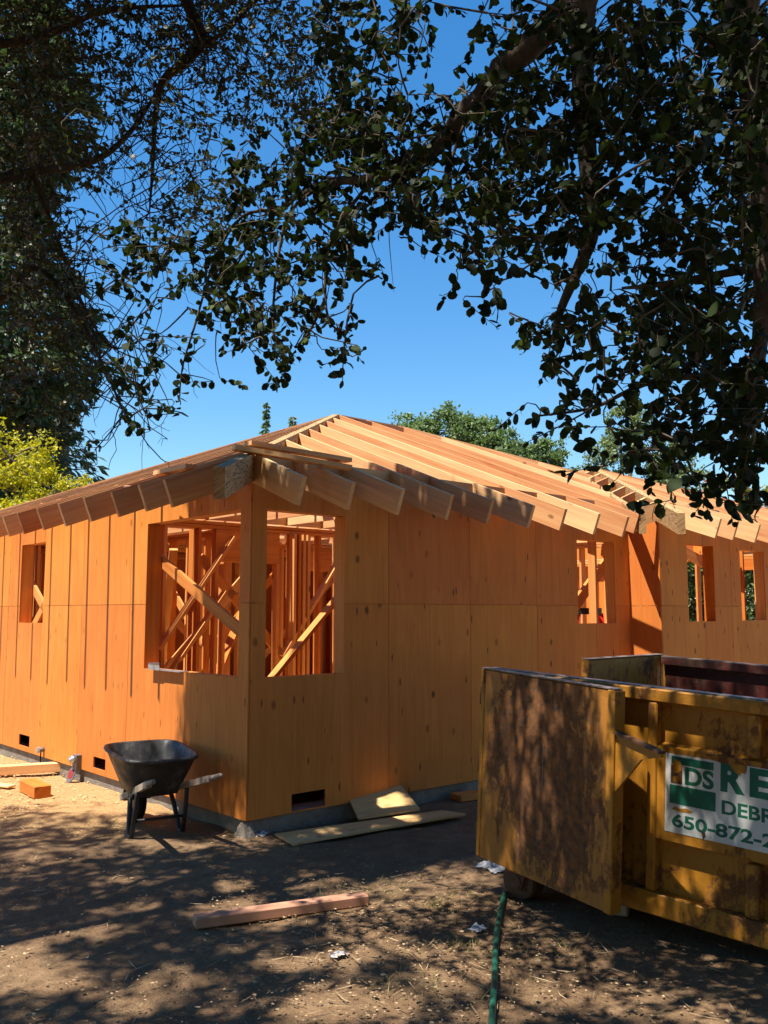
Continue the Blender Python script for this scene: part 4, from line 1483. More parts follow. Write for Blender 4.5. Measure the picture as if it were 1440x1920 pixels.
def quads_mesh(name, P, D, N, L, W, mat, rng):
    """simple four-cornered leaves (kite shaped, slightly folded)"""
    d, s_, n = frames(D, N)
    f_ = rng.uniform(-0.25, 0.25, len(P))
    V = np.stack([P, P + d * (L * 0.45)[:, None] + s_ * (W * 0.5)[:, None] + n * (W * f_)[:, None],
                  P + d * L[:, None], P + d * (L * 0.45)[:, None] - s_ * (W * 0.5)[:, None] + n * (W * f_)[:, None]], 1)
    F = np.arange(len(P) * 4).reshape(-1, 4)
    return fast_mesh(name, V.reshape(-1, 3), F, mat)


class Limbs:
    """branch network: grows tubes and remembers nodes other twigs can fork from"""
    def __init__(s):
        s.V, s.F, s.nodes = [], [], []

    def limb(s, pts, r0, r1, n=8, sub=4, wob=0.0, node=True):
        p = smooth_path(pts, sub)
        if wob:
            p = [q + Vector((R.gauss(0, wob), R.gauss(0, wob), R.gauss(0, wob))) if 0 < i < len(p) - 1 else q for i, q in enumerate(p)]
        m = len(p)
        rad = [r0 + (r1 - r0) * (i / (m - 1)) for i in range(m)]
        V, F = tube_geo(p, rad, n, False)
        o = len(s.V)
        s.V += [tuple(v) for v in V]
        s.F += [tuple(i + o for i in f) for f in F]
        if node: s.nodes += [tuple(q) for q in p]


PITCH = 0.111


def bearing(col, row, dist):
    """point seen along a bearing (in degrees-like table units) at a distance ahead of the yard's standpoint"""
    X, Z = (col - 720) / 1683.84, -(row - 960) / 1683.84
    dx, dy, dz = X, math.cos(PITCH) - Z * math.sin(PITCH), math.sin(PITCH) + Z * math.cos(PITCH)
    k = dist / dy
    return (dx * k, dist, EYE + dz * k)


# how closely the canopy is leafed, by bearing: 24 columns across, 17 rows of height
CANOPY = [
    "767777887788740479988888",
    "767778887788720268998899",
    "777666777788733698888999",
    "676655666899746888978999",
    "765544445899965899988999",
    "865435567789988988888999",
    "764346777788988888978899",
    "865567888785336877568999",
    "665556788774001754167898",
    "654333786532002305889998",
    "443133365353000034688998",
    "443233132110000023678899",
    "443333100200000012457899",
    "232110000000000014357899",
    "000000000000000000134689",
    "000000000000000000013578",
    "000000000000000000000003",
]


def canopy_sprays(rng):
    out = {'near': [], 'left': []}
    for r, row in enumerate(CANOPY):
        for c, ch_ in enumerate(row):
            k = (int(ch_) / 9.0) ** 0.9
            if k <= 0: continue
            cover = k * 0.96
            u0 = c * 60
            left = (u0 < 400 and r < 7) or u0 < 180 or (u0 < 560 and r < 4)
            dist = 5.0 if left else (4.0 - 1.1 * min(1, max(0, (u0 - 420) / 700)))
            pxm = 1683.84 / dist
            leafL = 0.036 if left else 0.041
            area = (leafL * pxm) ** 2 * 0.62 * 0.70 * 0.58
            nleaf = -math.log(1 - cover) * 3600 / area * (1.15 if not left else 1.1)
            per = 9
            ns = rng.poisson(nleaf / per)
            for q in range(ns):
                u = u0 + rng.uniform(0, 60)
                v = r * 60 + rng.uniform(0, 60)
                dd = dist + rng.normal(0, 0.32 if not left else 0.28)
                if left: dd = min(dd, 5.5)
                p = bearing(u, v, max(2.3, dd))
                out['left' if left else 'near'].append(p)
    return {k: np.array(v) for k, v in out.items()}


def grow_sprays(limbs, centres, rng, L0, asp=0.62, droop=0.7, per=9, r_twig=0.0035, twigs=True, length=0.15):
    """a twig from the nearest branch to each spray, then leaves alternating along it"""
    nodes = np.array(limbs.nodes)
    # attach near ones first
    d0 = np.sqrt(((centres[:, None, :] - nodes[None, :, :]) ** 2).sum(-1)).min(1)
    order = np.argsort(d0)
    P, D, N, L = [], [], [], []
    cap = len(nodes) + len(centres) * 3 + 10
    arr = np.zeros((cap, 3)); arr[:len(nodes)] = nodes
    cnt = len(nodes)
    for oi in order:
        c = centres[oi]
        out = rng.normal(0, 1, 3); out[2] = -abs(rng.normal(0.6, 0.5)) * droop * 1.4
        out /= np.linalg.norm(out)
        ln = length * rng.uniform(0.7, 1.3)
        a = c - out * ln * 0.5
        b = c + out * ln * 0.5
        cand = arr[:cnt]
        dd = ((cand - a) ** 2).sum(1) + 0.25 * np.maximum(0, a[2] - cand[:, 2]) ** 2
        j = int(dd.argmin())
        p0 = cand[j]
        if twigs:
            dist = math.sqrt(dd[j])
            mid = (p0 + a) / 2 + rng.normal(0, 0.10 * dist + 0.004, 3) + np.array([0, 0, 0.06 * dist])
            limbs.limb([p0, mid, a, b], r_twig * (1.0 + 1.2 * min(dist, 1.0)), r_twig * 0.35, 4, 2, node=False)
        arr[cnt] = a; arr[cnt + 1] = (a + b) / 2; arr[cnt + 2] = b; cnt += 3
        for k in range(per):
            t = (k + rng.uniform(0.2, 1)) / per
            p = a + (b - a) * t
            dirn = out * 0.55 + rng.normal(0, 0.62, 3) + np.array([0, 0, -0.22])
            P.append(p); D.append(dirn)
            N.append(rng.normal(0, 0.75, 3) + np.array([0, -0.35, 0.25]))
            L.append(L0 * rng.uniform(0.6, 1.2) * (0.75 if k > per - 3 else 1))
    P, D, N, L = map(np.array, (P, D, N, L))
    return P, D, N, L, L * asp * rng.uniform(0.85, 1.15, len(L))


def overhead(rng, n, x0, x1, y0, y1, keep, gaps, z0=4.8, z1=8.2):
    """canopy above and behind the standpoint; gaps: (x, y, r) openings"""
    out = []
    while len(out) < n:
        x, y = rng.uniform(x0, x1), rng.uniform(y0, y1)
        z = rng.uniform(z0, z1)
        if not keep(x, y, z): continue
        if z < EYE + 0.70 * max(y, 0) + 0.35: continue
        # seen along the sun's direction at ground level
        gx, gy = x + (z / 2.35) * 0.789, y + (z / 2.35) * 0.617
        if any((gx - g[0]) ** 2 + (gy - g[1]) ** 2 < (g[2] * rng.uniform(1.15, 1.7) + 0.05) ** 2 for g in gaps): continue
        out.append((x, y, z))
    return np.array(out)


def oak_trees():
    rng = np.random.default_rng(21)
    sp = canopy_sprays(rng)
    # ---- the big oak whose trunk stands just behind on the right
    t1 = empty('oak_tree', (2.5, -0.5, 0))
    tag(t1, 'dark leafed oak overhanging the yard from the right, big leaves hanging near the camera', 'tree')
    Lb = Limbs()
    base = Vector((2.5, -0.5, 0))
    tr = MB()
    tr.tube(smooth_path([(2.55, -0.5, -0.1), (2.5, -0.5, 0.25), (2.45, -0.45, 1.2), (2.35, -0.3, 2.2), (2.2, 0.0, 3.0)], 4), [0.40] * 2 + [0.33] * 3 + [0.28] * 4 + [0.25] * 4 + [0.22] * 4, 14)
    Lb.limb([(2.25, -0.1, 2.8), (1.9, 0.9, 3.7), (1.3, 2.1, 4.05), (0.85, 2.8, 3.95), (0.69, 3.2, 3.84), (0.5, 3.3, 3.70), (0.38, 3.35, 3.59), (0.29, 3.4, 3.49), (0.18, 3.5, 3.42), (-0.04, 3.6, 3.37), (-0.28, 3.8, 3.43), (-0.5, 4.0, 3.41)], 0.085, 0.010, 9, wob=0.006)
    Lb.limb([(1.6, 1.5, 3.95), (1.0, 2.6, 4.05), (0.75, 3.0, 3.82), (0.73, 3.1, 3.49), (0.74, 3.1, 3.18), (0.75, 3.1, 2.92), (0.69, 3.1, 2.76), (0.63, 3.1, 2.62), (0.6, 3.1, 2.50)], 0.06, 0.009, 8)
    Lb.limb([(2.2, 0.0, 2.9), (2.0, 1.2, 3.9), (1.5, 2.3, 4.1), (1.22, 2.8, 3.66), (1.23, 2.8, 3.21), (1.23, 2.8, 2.66), (1.23, 2.9, 2.33), (1.16, 2.9, 2.01)], 0.10, 0.01, 8)
    Lb.limb([(0.74, 3.1, 3.39), (0.93, 3.1, 3.29), (1.09, 3.0, 3.21), (1.28, 2.9, 3.02)], 0.02, 0.008, 6)
    Lb.limb([(1.22, 2.8, 2.66), (0.98, 3.0, 2.68), (0.85, 3.1, 2.70)], 0.016, 0.005, 6)
    Lb.limb([(1.23, 2.9, 2.33), (1.0, 3.1, 2.37), (0.89, 3.2, 2.35), (0.78, 3.3, 2.31), (0.58, 3.3, 2.28)], 0.014, 0.004, 6)
    Lb.limb([(0.33, 3.3, 3.48), (0.25, 3.3, 3.22), (0.33, 3.3, 2.97), (0.39, 3.3, 2.82), (0.37, 3.3, 2.74)], 0.008, 0.003, 5)
    hang = [[(-0.5, 4.0, 3.41), (-0.66, 4.0, 3.38), (-0.78, 4.0, 3.18), (-0.87, 4.0, 2.85), (-0.92, 4.0, 2.66), (-0.93, 4.0, 2.50)],
            [(-0.28, 3.8, 3.43), (-0.42, 3.8, 3.3), (-0.47, 3.8, 3.05), (-0.48, 3.8, 2.76), (-0.41, 3.8, 2.66), (-0.46, 3.8, 2.52)],
            [(-0.04, 3.6, 3.37), (-0.22, 3.6, 3.1), (-0.24, 3.6, 2.8), (-0.18, 3.6, 2.70), (-0.11, 3.6, 2.74)],
            [(-0.24, 3.6, 2.85), (-0.31, 3.65, 2.72), (-0.36, 3.65, 2.66)]]
    for h in hang: Lb.limb(h, 0.009, 0.003, 5)
    # bare dead twig
    Lb.limb([(0.03, 3.5, 3.32), (0.02, 3.5, 3.1), (0.03, 3.5, 2.94), (0.04, 3.5, 2.83)], 0.0035, 0.001, 4, node=False)
    # overhead limbs out of the view that shade the yard
    for a in ([(2.2, 0, 2.9), (1.2, 0.8, 4.6), (-0.2, 1.6, 5.3), (-1.6, 2.6, 5.6), (-2.6, 3.6, 5.8)],
              [(2.2, 0, 2.9), (1.6, 1.4, 4.8), (0.9, 2.6, 5.6), (0.2, 3.6, 6.0), (-0.6, 4.6, 6.2)],
              [(2.2, 0, 2.9), (2.6, 1.4, 4.6), (2.8, 2.6, 5.5), (2.6, 3.8, 6.0)],
              [(2.2, 0, 2.9), (1.0, -0.8, 4.7), (-0.8, -0.8, 5.4), (-2.6, 0.2, 5.7)],
              [(2.2, 0, 2.9), (2.6, -1.5, 4.7), (2.0, -2.6, 5.4)]):
        Lb.limb(a, 0.055, 0.012, 7, wob=0.04)
    P, D, N, L, W = grow_sprays(Lb, sp['near'], rng, 0.045, asp=0.68)
    # leaves strung along the hanging twigs and the low branch ends
    ex = []
    for h in hang + [[(0.69, 3.1, 2.76), (0.63, 3.1, 2.62), (0.6, 3.1, 2.49), (0.6, 3.1, 2.42)], [(0.89, 3.2, 2.35), (0.78, 3.3, 2.31), (0.56, 3.3, 2.27)],
                     [(1.16, 2.9, 2.05), (1.10, 2.95, 1.98), (1.24, 2.95, 1.9)], [(0.33, 3.3, 2.97), (0.39, 3.3, 2.82), (0.37, 3.3, 2.7)]]:
        q = smooth_path(h, 6)
        for i, p in enumerate(q):
            if i < len(q) * 0.25: continue
            for k in range(1 if i < len(q) * 0.7 else 2):
                ex.append(((p.x, p.y, p.z)))
    ex = np.array(ex)
    n = len(ex)
    P = np.concatenate([P, ex]); D = np.concatenate([D, rng.normal(0, 0.7, (n, 3)) + np.array([0, 0, -0.35])])
    N = np.concatenate([N, rng.normal(0, 0.7, (n, 3)) + np.array([0, -0.3, 0.4])])
    Lx = 0.048 * rng.uniform(0.7, 1.2, n)
    L = np.concatenate([L, Lx]); W = np.concatenate([W, Lx * 0.64])
    # the leaves that show largest are leaves of their own: nearest ones inside the view
    inside = (np.abs(P[:, 0] / P[:, 1]) < 0.42) & ((P[:, 2] - EYE) / P[:, 1] < 0.66)
    score = np.where(inside, L / P[:, 1], 0)
    low = np.where((P[:, 2] - EYE) / P[:, 1] < 0.52, 1.15, 1.0)     # lower rim of the crown, clear of the mass
    best = np.argsort(-score * low)[:300]
    rest = np.ones(len(P), bool); rest[best] = False
    V = leaf_arrays(P[rest] - np.array(base), D[rest], N[rest], L[rest], W[rest], rng)
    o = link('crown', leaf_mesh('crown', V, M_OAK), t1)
    tag(o, kind='stuff')
    protos = []
    for k in range(8):
        one = np.array([0.0])
        Vp = leaf_arrays(np.zeros((1, 3)), np.array([[1.0, 0, 0]]), np.array([[0, 0, 1.0]]), np.array([1.0]), np.array([0.63]), rng)
        protos.append(leaf_mesh('leaf', Vp, M_OAKP))
    dd, ss, nn = frames(D[best], N[best])
    for i, b in enumerate(best):
        Mx = Matrix((Vector(dd[i]), Vector(ss[i]), Vector(nn[i]))).transposed().to_4x4()
        Mx = Matrix.Translation(Vector(P[b]) - base) @ Mx @ Matrix.Diagonal((L[b], L[b], L[b], 1))
        link('leaf', protos[i % 8], t1, Mx)
    # shade canopy
    gaps = [(0.4, 5.43, 0.147), (0.26, 5.77, 0.103), (0.49, 5.05, 0.108), (0.11, 4.96, 0.12), (0.03, 5.33, 0.084), (0.3, 4.79, 0.075), (-0.24, 5.21, 0.089), (-0.5, 5.43, 0.058), (-0.83, 5.0, 0.114), (-0.81, 5.33, 0.076), (0.33, 4.16, 0.124), (0.46, 4.42, 0.081), (-0.05, 4.52, 0.116), (0.06, 4.42, 0.069), (-0.19, 4.25, 0.078), (0.24, 4.32, 0.049), (-0.16, 4.67, 0.05), (-0.15, 3.81, 0.107), (0.04, 3.76, 0.079), (-1.58, 4.13, 0.131), (-1.37, 3.99, 0.084), (-1.7, 4.35, 0.077), (-1.54, 6.26, 0.099), (-1.9, 6.08, 0.078), (-2.28, 6.01, 0.069), (-1.3, 6.15, 0.062), (-0.14, 6.01, 0.086), (0.14, 6.15, 0.062), (-0.61, 6.58, 0.066), (-0.38, 5.54, 0.055), (0.9, 4.29, 0.091), (0.85, 4.42, 0.05), (0.93, 3.83, 0.097), (1.06, 3.91, 0.061), (0.64, 3.94, 0.061), (0.66, 4.29, 0.049), (0.63, 4.63, 0.059), (1.29, 3.69, 0.078), (-1.02, 3.78, 0.069), (-0.89, 4.05, 0.051), (-1.42, 4.63, 0.066), (-1.33, 4.96, 0.056), (-0.48, 4.22, 0.054), (-0.34, 3.73, 0.063), (-0.64, 3.78, 0.048), (0.46, 3.73, 0.058), (-0.86, 6.01, 0.052), (-1.52, 5.43, 0.054), (0.25, 6.9, 0.28), (-0.35, 6.75, 0.2), (-0.52, 4.83, 0.10), (-0.25, 4.98, 0.10), (-0.95, 6.35, 0.15), (1.45, 4.6, 0.15), (1.1, 5.0, 0.12)]
    over = overhead(rng, 13500, -4.2, 5.5, -1.5, 5.6, lambda x, y, z: (y < 5.1 - 0.12 * max(0, x) + 0.3 * math.sin(3 * x)), gaps)
    # unseen low crown added behind the standpoint to block skylight
    over = np.concatenate([over, overhead(rng, 2600, -5.0, 7.0, -7.0, -0.9, lambda x, y, z: True, [], 2.6, 6.6)])

    def eave(x, y, z):     # the part of the crown that shades the corner of the eaves
        k = (z - 2.5) / 2.35
        q = Vector((x + k * 0.789 - CX, y + k * 0.617 - CY, 0))
        lx, ly = q.dot(HA), q.dot(HB)
        return (-0.9 < lx < 2.35 and -1.2 < ly < 0.22 + 0.15 * math.sin(4 * lx)) or (-0.9 < lx < 0.55 and ly < 0.85 and ly > -1.2)
    over = np.concatenate([over, overhead(rng, 5000, -4.2, 2.0, 2.2, 7.0, eave, [(0.05, 7.12, 0.13), (-0.38, 6.48, 0.08), (0.18, 6.84, 0.07), (-0.1, 6.62, 0.05), (-0.6, 6.3, 0.06)], 5.0, 7.8)])
    P2, D2, N2, L2, W2 = grow_sprays(Lb, over, rng, 0.078, per=8, twigs=False, length=0.30)
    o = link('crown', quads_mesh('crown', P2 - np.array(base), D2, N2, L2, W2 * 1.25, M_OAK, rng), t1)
    tag(o, kind='stuff')
    link('branches', fast_mesh('branches', np.array(Lb.V) - np.array(base), Lb.F, M_BARK, smooth=True), t1)
    tr.V = [tuple(Vector(v) - base) for v in tr.V]
    tr.build('trunk', M_BARK, t1, True)

    # ---- the twiggier oak on the left
    base = Vector((-4.6, 1.6, 0))
    t2 = empty('oak_tree', base)
    tag(t2, 'twiggy oak with small leaves hanging in from the upper left over the yard', 'tree')
    Lc = Limbs()
    tr = MB()
    tr.tube(smooth_path([(-4.6, 1.6, -0.1), (-4.6, 1.6, 0.3), (-4.5, 1.7, 1.5), (-4.3, 2.0, 2.8)], 4), [0.32] * 2 + [0.25] * 4 + [0.2] * 4 + [0.17] * 3, 12)
    Lc.limb([(-4.3, 2.0, 2.7), (-3.6, 3.0, 4.3), (-2.4, 4.0, 5.3), (-1.5, 4.6, 5.5), (-1.09, 4.9, 4.95), (-1.17, 5.0, 4.81), (-1.34, 5.1, 4.73), (-1.40, 5.2, 4.56), (-1.41, 5.2, 4.19), (-1.42, 5.2, 3.95)], 0.06, 0.004, 8)
    Lc.limb([(-4.3, 2.0, 2.7), (-3.3, 3.6, 3.6), (-2.24, 4.6, 3.88), (-1.98, 4.8, 4.01), (-1.69, 5.0, 4.18), (-1.5, 5.1, 4.44), (-1.35, 5.1, 4.71)], 0.045, 0.008, 7)
    Lc.limb([(-4.3, 2.0, 2.7), (-3.4, 3.4, 4.1), (-2.28, 4.6, 4.65), (-1.89, 4.8, 4.85), (-1.59, 4.8, 4.98), (-1.13, 4.8, 5.01)], 0.04, 0.007, 7)
    Lc.limb([(-3.3, 3.6, 3.5), (-2.3, 4.8, 3.27), (-2.03, 5.0, 3.53), (-1.78, 5.0, 3.28), (-1.58, 5.0, 2.9), (-1.48, 5.0, 2.69)], 0.03, 0.004, 6)
    Lc.limb([(-1.98, 4.8, 4.01), (-1.89, 5.0, 3.69), (-1.75, 5.0, 3.34), (-1.6, 5.1, 3.09), (-1.43, 5.1, 3.12)], 0.014, 0.003, 5)
    Lc.limb([(-1.17, 5.0, 4.85), (-0.93, 4.9, 4.92), (-0.59, 4.6, 5.02)], 0.02, 0.006, 6)
    for a in ([(-4.3, 2.0, 2.8), (-4.4, 2.8, 4.6), (-4.2, 3.8, 5.6)], [(-4.3, 2, 2.8), (-3.4, 1.8, 4.8), (-2.4, 2.6, 5.8)]):
        Lc.limb(a, 0.035, 0.012, 6, wob=0.04)
    P, D, N, L, W = grow_sprays(Lc, sp['left'], rng, 0.036, asp=0.58, droop=0.6, per=9, r_twig=0.0035, length=0.17)
    # bare twigs of the dying inner crown
    nodes = np.array(Lc.nodes)
    vis = nodes[(nodes[:, 1] > 4.4)]
    for k in range(330):
        p = vis[rng.integers(len(vis))]
        q = p + rng.normal(0, 0.17, 3)
        e = q + rng.normal(0, 0.13, 3) + np.array([0, 0, -0.20])
        if e[1] < 5.7: Lc.limb([p, q, (q + e) / 2 + rng.normal(0, 0.035, 3), e], 0.004, 0.0012, 4, 3, wob=0.008, node=False)
    o = link('crown', leaf_mesh('crown', leaf_arrays(P - np.array(base), D, N, L, W, rng), M_OAK2), t2)
    tag(o, kind='stuff')
    gaps2 = gaps
    over = overhead(rng, 6500, -7.5, -2.2, 0.0, 5.6, lambda x, y, z: y < 5.3 + 0.2 * math.sin(2 * x), gaps2)
    P2, D2, N2, L2, W2 = grow_sprays(Lc, over, rng, 0.078, per=8, twigs=False, length=0.30)
    o = link('crown', quads_mesh('crown', P2 - np.array(base), D2, N2, L2, W2 * 1.25, M_OAK2, rng), t2)
    tag(o, kind='stuff')
    link('branches', fast_mesh('branches', np.array(Lc.V) - np.array(base), Lc.F, M_TWIG, smooth=True), t2)
    tr.V = [tuple(Vector(v) - base) for v in tr.V]
    tr.build('trunk', M_BARK, t2, True)
    # the one dead leaf on its thread
    return t1


oak_trees()


def conifer(x, y, h, r, label, seed, mat=M_CONIF, n=9000, leaf=0.34, z0=0.12, cat='tree', group=None, bend=0.0, narrow=0.9):
    rng = np.random.default_rng(seed)
    t = empty('conifer_tree', (x, y, 0))
    tag(t, label, cat, group)
    tr = MB(); tr.tube([(0, 0, -0.3), (0, 0, h * 0.3), (bend * 0.4, 0, h * 0.7), (bend, 0, h * 0.99)], [r * 0.13, r * 0.10, r * 0.055, 0.02], 10)
    tr.build('trunk', M_FARBARK, t, True)
    P, D, N, L = [], [], [], []
    nb = int(90 + h * 5)
    per = max(6, n // nb)
    lb = Limbs()
    for b in range(nb):
        f_ = z0 + (1 - z0) * ((b + rng.random()) / nb)
        z = h * f_
        reach = r * (1 - f_) ** narrow * rng.uniform(0.55, 1.15) * (0.7 + 0.45 * math.sin(f_ * 23 + seed)) + 0.03 * r
        az = b * 2.39996 + rng.normal(0, 0.3)
        d = np.array([math.cos(az), math.sin(az), 0])
        a = np.array([bend * f_, 0, z])
        droop = 0.30 * reach
        e = a + d * reach + np.array([0, 0, -droop])
        lb.limb([a, a + d * reach * 0.5 + np.array([0, 0, 0.02 * reach]), e], 0.02 * h / 10 * (1 - f_) + 0.012, 0.008, 4, 2, node=False)
        for k in range(per):
            s_ = rng.random() ** 0.65
            p = a + (e - a) * s_ + np.array([0, 0, 0.12 * reach * s_ * (1 - s_)])
            side = np.cross(d, [0, 0, 1]) * rng.normal(0, 0.20 * reach * (1.05 - s_ * 0.6))
            p = p + side + np.array([0, 0, rng.normal(0, 0.06 * reach) - 0.1 * abs(side[0] + side[1])])
            P.append(p)
            D.append(d * 0.7 + side * 1.0 + rng.normal(0, 0.3, 3) + np.array([0, 0, -0.45]))
            N.append(rng.normal(0, 0.5, 3) + np.array([0, 0, 1]))
            L.append(leaf * rng.uniform(0.6, 1.3))
    P, D, N, L = map(np.array, (P, D, N, L))
    o = link('crown', quads_mesh('crown', P, D, N, L, L * 0.30, mat, rng), t)
    tag(o, kind='stuff')
    link('branches', fast_mesh('branches', np.array(lb.V), lb.F, M_FARBARK, smooth=True), t)
    return t


def broad_tree(x, y, h, lobes, label, seed, mat, n=9000, leaf=0.16, name='broadleaf_tree', cat='tree', group=None, trunk=0.22, asp=0.6, fuzz=0.0, mat2=None, n2=0):
    """lobes: list of (dx, dy, z, rx, rz) clumps of the crown"""
    rng = np.random.default_rng(seed)
    t = empty(name, (x, y, 0))
    tag(t, label, cat, group)
    lb = Limbs()
    zb = min(l[2] - l[4] * 0.5 for l in lobes)
    tb = MB()
    tb.tube(smooth_path([(0, 0, -0.3), (0.02 * h, 0, zb * 0.5), (0, 0.02 * h, max(zb, 0.4))], 3), [trunk] * 3 + [trunk * 0.8] * 2 + [trunk * 0.65] * 2, 10)
    tb.build('trunk', M_FARBARK, t, True)
    P, N = [], []
    for (dx, dy, z, rx, rz) in lobes:
        lb.limb([(0, 0, max(zb, 0.4) * 0.9), (dx * 0.45, dy * 0.45, (zb + z) * 0.52), (dx, dy, z)], trunk * 0.42, 0.02, 6, 3, wob=0.03 * rx, node=False)
        m = int(n * (rx * rx * rz) ** (2 / 3) / sum((l[3] * l[3] * l[4]) ** (2 / 3) for l in lobes))
        # clumps within the lobe: tufts on its surface so that the outline stays uneven
        nt = max(10, m // 90)
        for k in range(nt):
            v = rng.normal(0, 1, 3); v /= np.linalg.norm(v)
            rad = rng.uniform(0.55, 1.05)
            c = np.array([dx, dy, z]) + v * rad * np.array([rx, rx, rz])
            tr_ = 0.28 * (rx + rz) / 2 * rng.uniform(0.5, 1.2)
            if k % 3 == 0:
                lb.limb([(dx, dy, z), tuple((np.array([dx, dy, z]) + c) / 2 + rng.normal(0, 0.05 * rx, 3)), tuple(c)], 0.03, 0.008, 4, 2, node=False)
            q = max(20, m // nt)
            pts = c + rng.normal(0, 0.5, (q, 3)) * np.array([tr_, tr_, tr_ * 0.75])
            P.append(pts)
            N.append(np.tile(v * 0.6 + np.array([0, 0, 0.6]), (q, 1)) + rng.normal(0, 0.6, (q, 3)))
    P = np.concatenate(P); N = np.concatenate(N)
    D = rng.normal(0, 1, P.shape) + np.array([0, 0, -0.3])
    L = leaf * rng.uniform(0.6, 1.3, len(P))
    o = link('crown', quads_mesh('crown', P, D, N, L, L * asp, mat, rng), t)
    tag(o, kind='stuff')
    if mat2:
        sel = rng.choice(len(P), n2, replace=False)
        o = link('blossoms', quads_mesh('blossoms', P[sel] + N[sel] * 0.06, D[sel], N[sel], L[sel] * 1.2, L[sel] * 0.9, mat2, rng), t)
        tag(o, kind='stuff')
    link('branches', fast_mesh('branches', np.array(lb.V), lb.F, M_FARBARK, smooth=True), t)
    return t


# redwoods on the left
conifer(-9.9, 24.0, 26.0, 3.5, 'tall dark redwood at the left edge, nearest of the pair', 31, n=30000, leaf=0.42, z0=0.08)
conifer(-13.4, 28.0, 25.0, 4.6, 'tall dark redwood at the far left behind the nearer one', 32, n=24000, leaf=0.42)
conifer(-12.0, 33.0, 14.5, 3.4, 'shorter redwood standing low behind the yellow maple', 35, n=9000)
# small conifer tips over the roof
conifer(-5.6, 42.0, 11.5, 1.9, 'small pointed conifer showing above the roof left of the peak', 33, n=9000, leaf=0.17, mat=M_BGOAK, narrow=1.0)
conifer(-4.55, 44.0, 11.3, 1.2, 'thin brownish conifer tip showing just beside the roof peak', 34, n=2600, leaf=0.24, mat=M_BGPALE, narrow=0.7)
# yellow maple
broad_tree(-7.5, 18.5, 5.6, [(-0.3, 0, 4.75, 1.15, 0.75), (0.75, 0.1, 4.0, 0.80, 0.65), (-1.5, 0, 4.9, 1.3, 0.9), (1.35, 0.4, 3.0, 0.65, 0.5), (0.2, -0.5, 3.2, 1.2, 0.8), (-1.2, 0.3, 3.0, 1.5, 1.0), (0.4, 0, 2.2, 1.5, 0.9)],
           'yellow green maple glowing in the sun behind the left end of the house', 41, M_MAPLE, n=36000, leaf=0.08, name='maple_tree')
# oaks behind the roof
broad_tree(2.9, 36.0, 10, [(-1.7, 0, 8.3, 1.1, 1.2), (-0.2, 0, 8.9, 1.3, 1.1), (0.9, 0.4, 8.7, 1.2, 1.1), (1.9, 0, 8.0, 1.0, 1.1), (-2.3, 0.5, 7.9, 0.6, 1.5), (2.5, 0.5, 7.0, 1.0, 1.3), (-1.2, 0, 6.9, 1.5, 1.3), (0.8, 0, 6.9, 1.6, 1.4)],
           'dense green oak rising behind the roof to the right of its peak', 42, M_BGOAK, n=44000, leaf=0.15, name='oak_tree')
broad_tree(6.9, 38.0, 8, [(0.0, 0, 8.1, 0.9, 0.9), (0.6, 0, 7.5, 0.8, 0.9), (-0.6, 0, 7.4, 0.8, 0.9), (0, 0, 6.6, 1.3, 1.1)],
           'smaller rounded green tree between the big oak and the tall loose one', 43, M_BGOAK, n=18000, leaf=0.15, name='oak_tree')
broad_tree(9.3, 35.0, 10.5, [(-0.6, 0, 7.3, 0.9, 1.0), (0.9, 0, 8.3, 0.9, 1.0), (0.2, 0.3, 9.0, 0.8, 0.9), (1.9, 0, 7.4, 0.9, 0.9), (-0.3, 0, 6.2, 1.1, 0.9), (1.2, 0, 6.3, 1.2, 1.0), (2.6, 0, 6.4, 1.0, 1.0), (0.8, 0, 5.4, 2.2, 0.9)],
           'tall loose crowned tree with grey limbs behind the inner corner of the roof', 44, M_BGPALE, n=24000, leaf=0.14, name='broadleaf_tree', trunk=0.32)
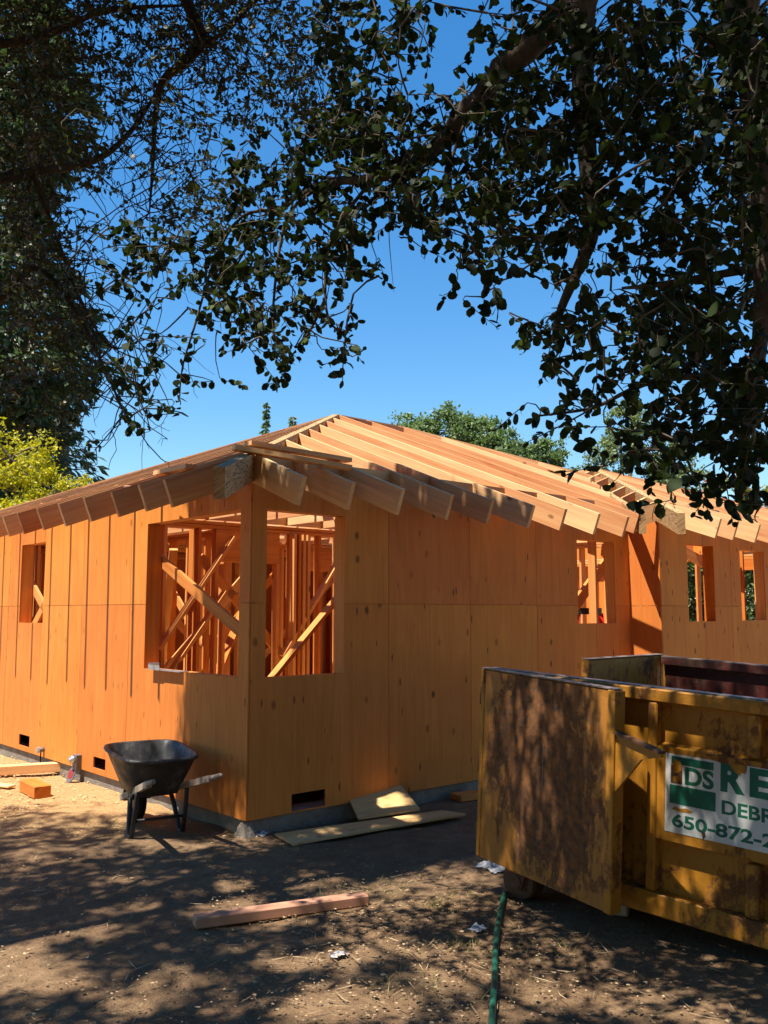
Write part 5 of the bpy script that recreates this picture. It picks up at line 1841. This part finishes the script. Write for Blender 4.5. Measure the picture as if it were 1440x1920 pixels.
broad_tree(11.0, 26.0, 6, [(-1.2, 0, 4.7, 1.0, 0.7), (0.2, 0, 4.9, 1.0, 0.7), (1.4, 0, 4.8, 1.0, 0.7), (0, 0, 3.6, 2.2, 1.2)],
           'pink flowering shrub tree over the right end of the roof', 45, M_BGLIME, n=9000, leaf=0.12, name='flowering_tree', mat2=M_PINK, n2=2200)
broad_tree(14.3, 27.0, 8, [(-1.0, 0, 6.6, 1.3, 1.1), (0.6, 0, 7.2, 1.3, 1.2), (1.8, 0, 6.3, 1.3, 1.2), (0, 0, 4.9, 2.3, 1.4)],
           'lime green tree glimpsed through the dark oak leaves at the right edge', 46, M_BGLIME, n=9000, leaf=0.15)
# greenery seen through the wing windows
for k, (x, y, r_, h_) in enumerate(((6.2, 17.6, 1.5, 3.6), (8.1, 18.2, 1.7, 3.7), (10.4, 19.5, 2.0, 3.6), (13.2, 20.5, 2.0, 3.4))):
    broad_tree(x, y, h_, [(0, 0, h_ * 0.62, r_, h_ * 0.36), (-r_ * 0.6, 0.2, h_ * 0.45, r_ * 0.7, h_ * 0.34), (r_ * 0.6, -0.2, h_ * 0.48, r_ * 0.7, h_ * 0.34)],
               ['dark shrub behind the house seen through the first wing window', 'dark shrub behind the house seen through the second wing window',
                'rounded shrub farther right behind the wing', 'last shrub of the row behind the wing, at its far right end'][k], 50 + k, M_SHRUB, n=7000, leaf=0.14, name='shrub', cat='shrub', group='shrubs behind the house')

# unseen oaks added behind and beside the standpoint to block skylight
for k, (x, y, r_, h_) in enumerate(((-3.5, -9.5, 3.6, 9.5), (4.0, -10.5, 3.8, 10.0), (9.5, -5.0, 3.6, 9.0), (-9.5, -4.5, 3.4, 9.0), (-0.5, -14.0, 4.0, 11.0))):
    broad_tree(x, y, h_, [(0, 0, h_ * 0.62, r_, h_ * 0.33), (-r_ * 0.5, 0.3, h_ * 0.36, r_ * 0.8, h_ * 0.24), (r_ * 0.5, -0.3, h_ * 0.38, r_ * 0.8, h_ * 0.24)],
               ['yard oak straight behind the standpoint, left one', 'yard oak straight behind the standpoint, right one', 'yard oak far to the right beyond the dumpster',
                'yard oak far to the left of the standpoint', 'tallest yard oak, at the back'][k], 70 + k, M_OAK, n=6000, leaf=0.42, name='oak_tree', group='oaks round the yard', trunk=0.3)
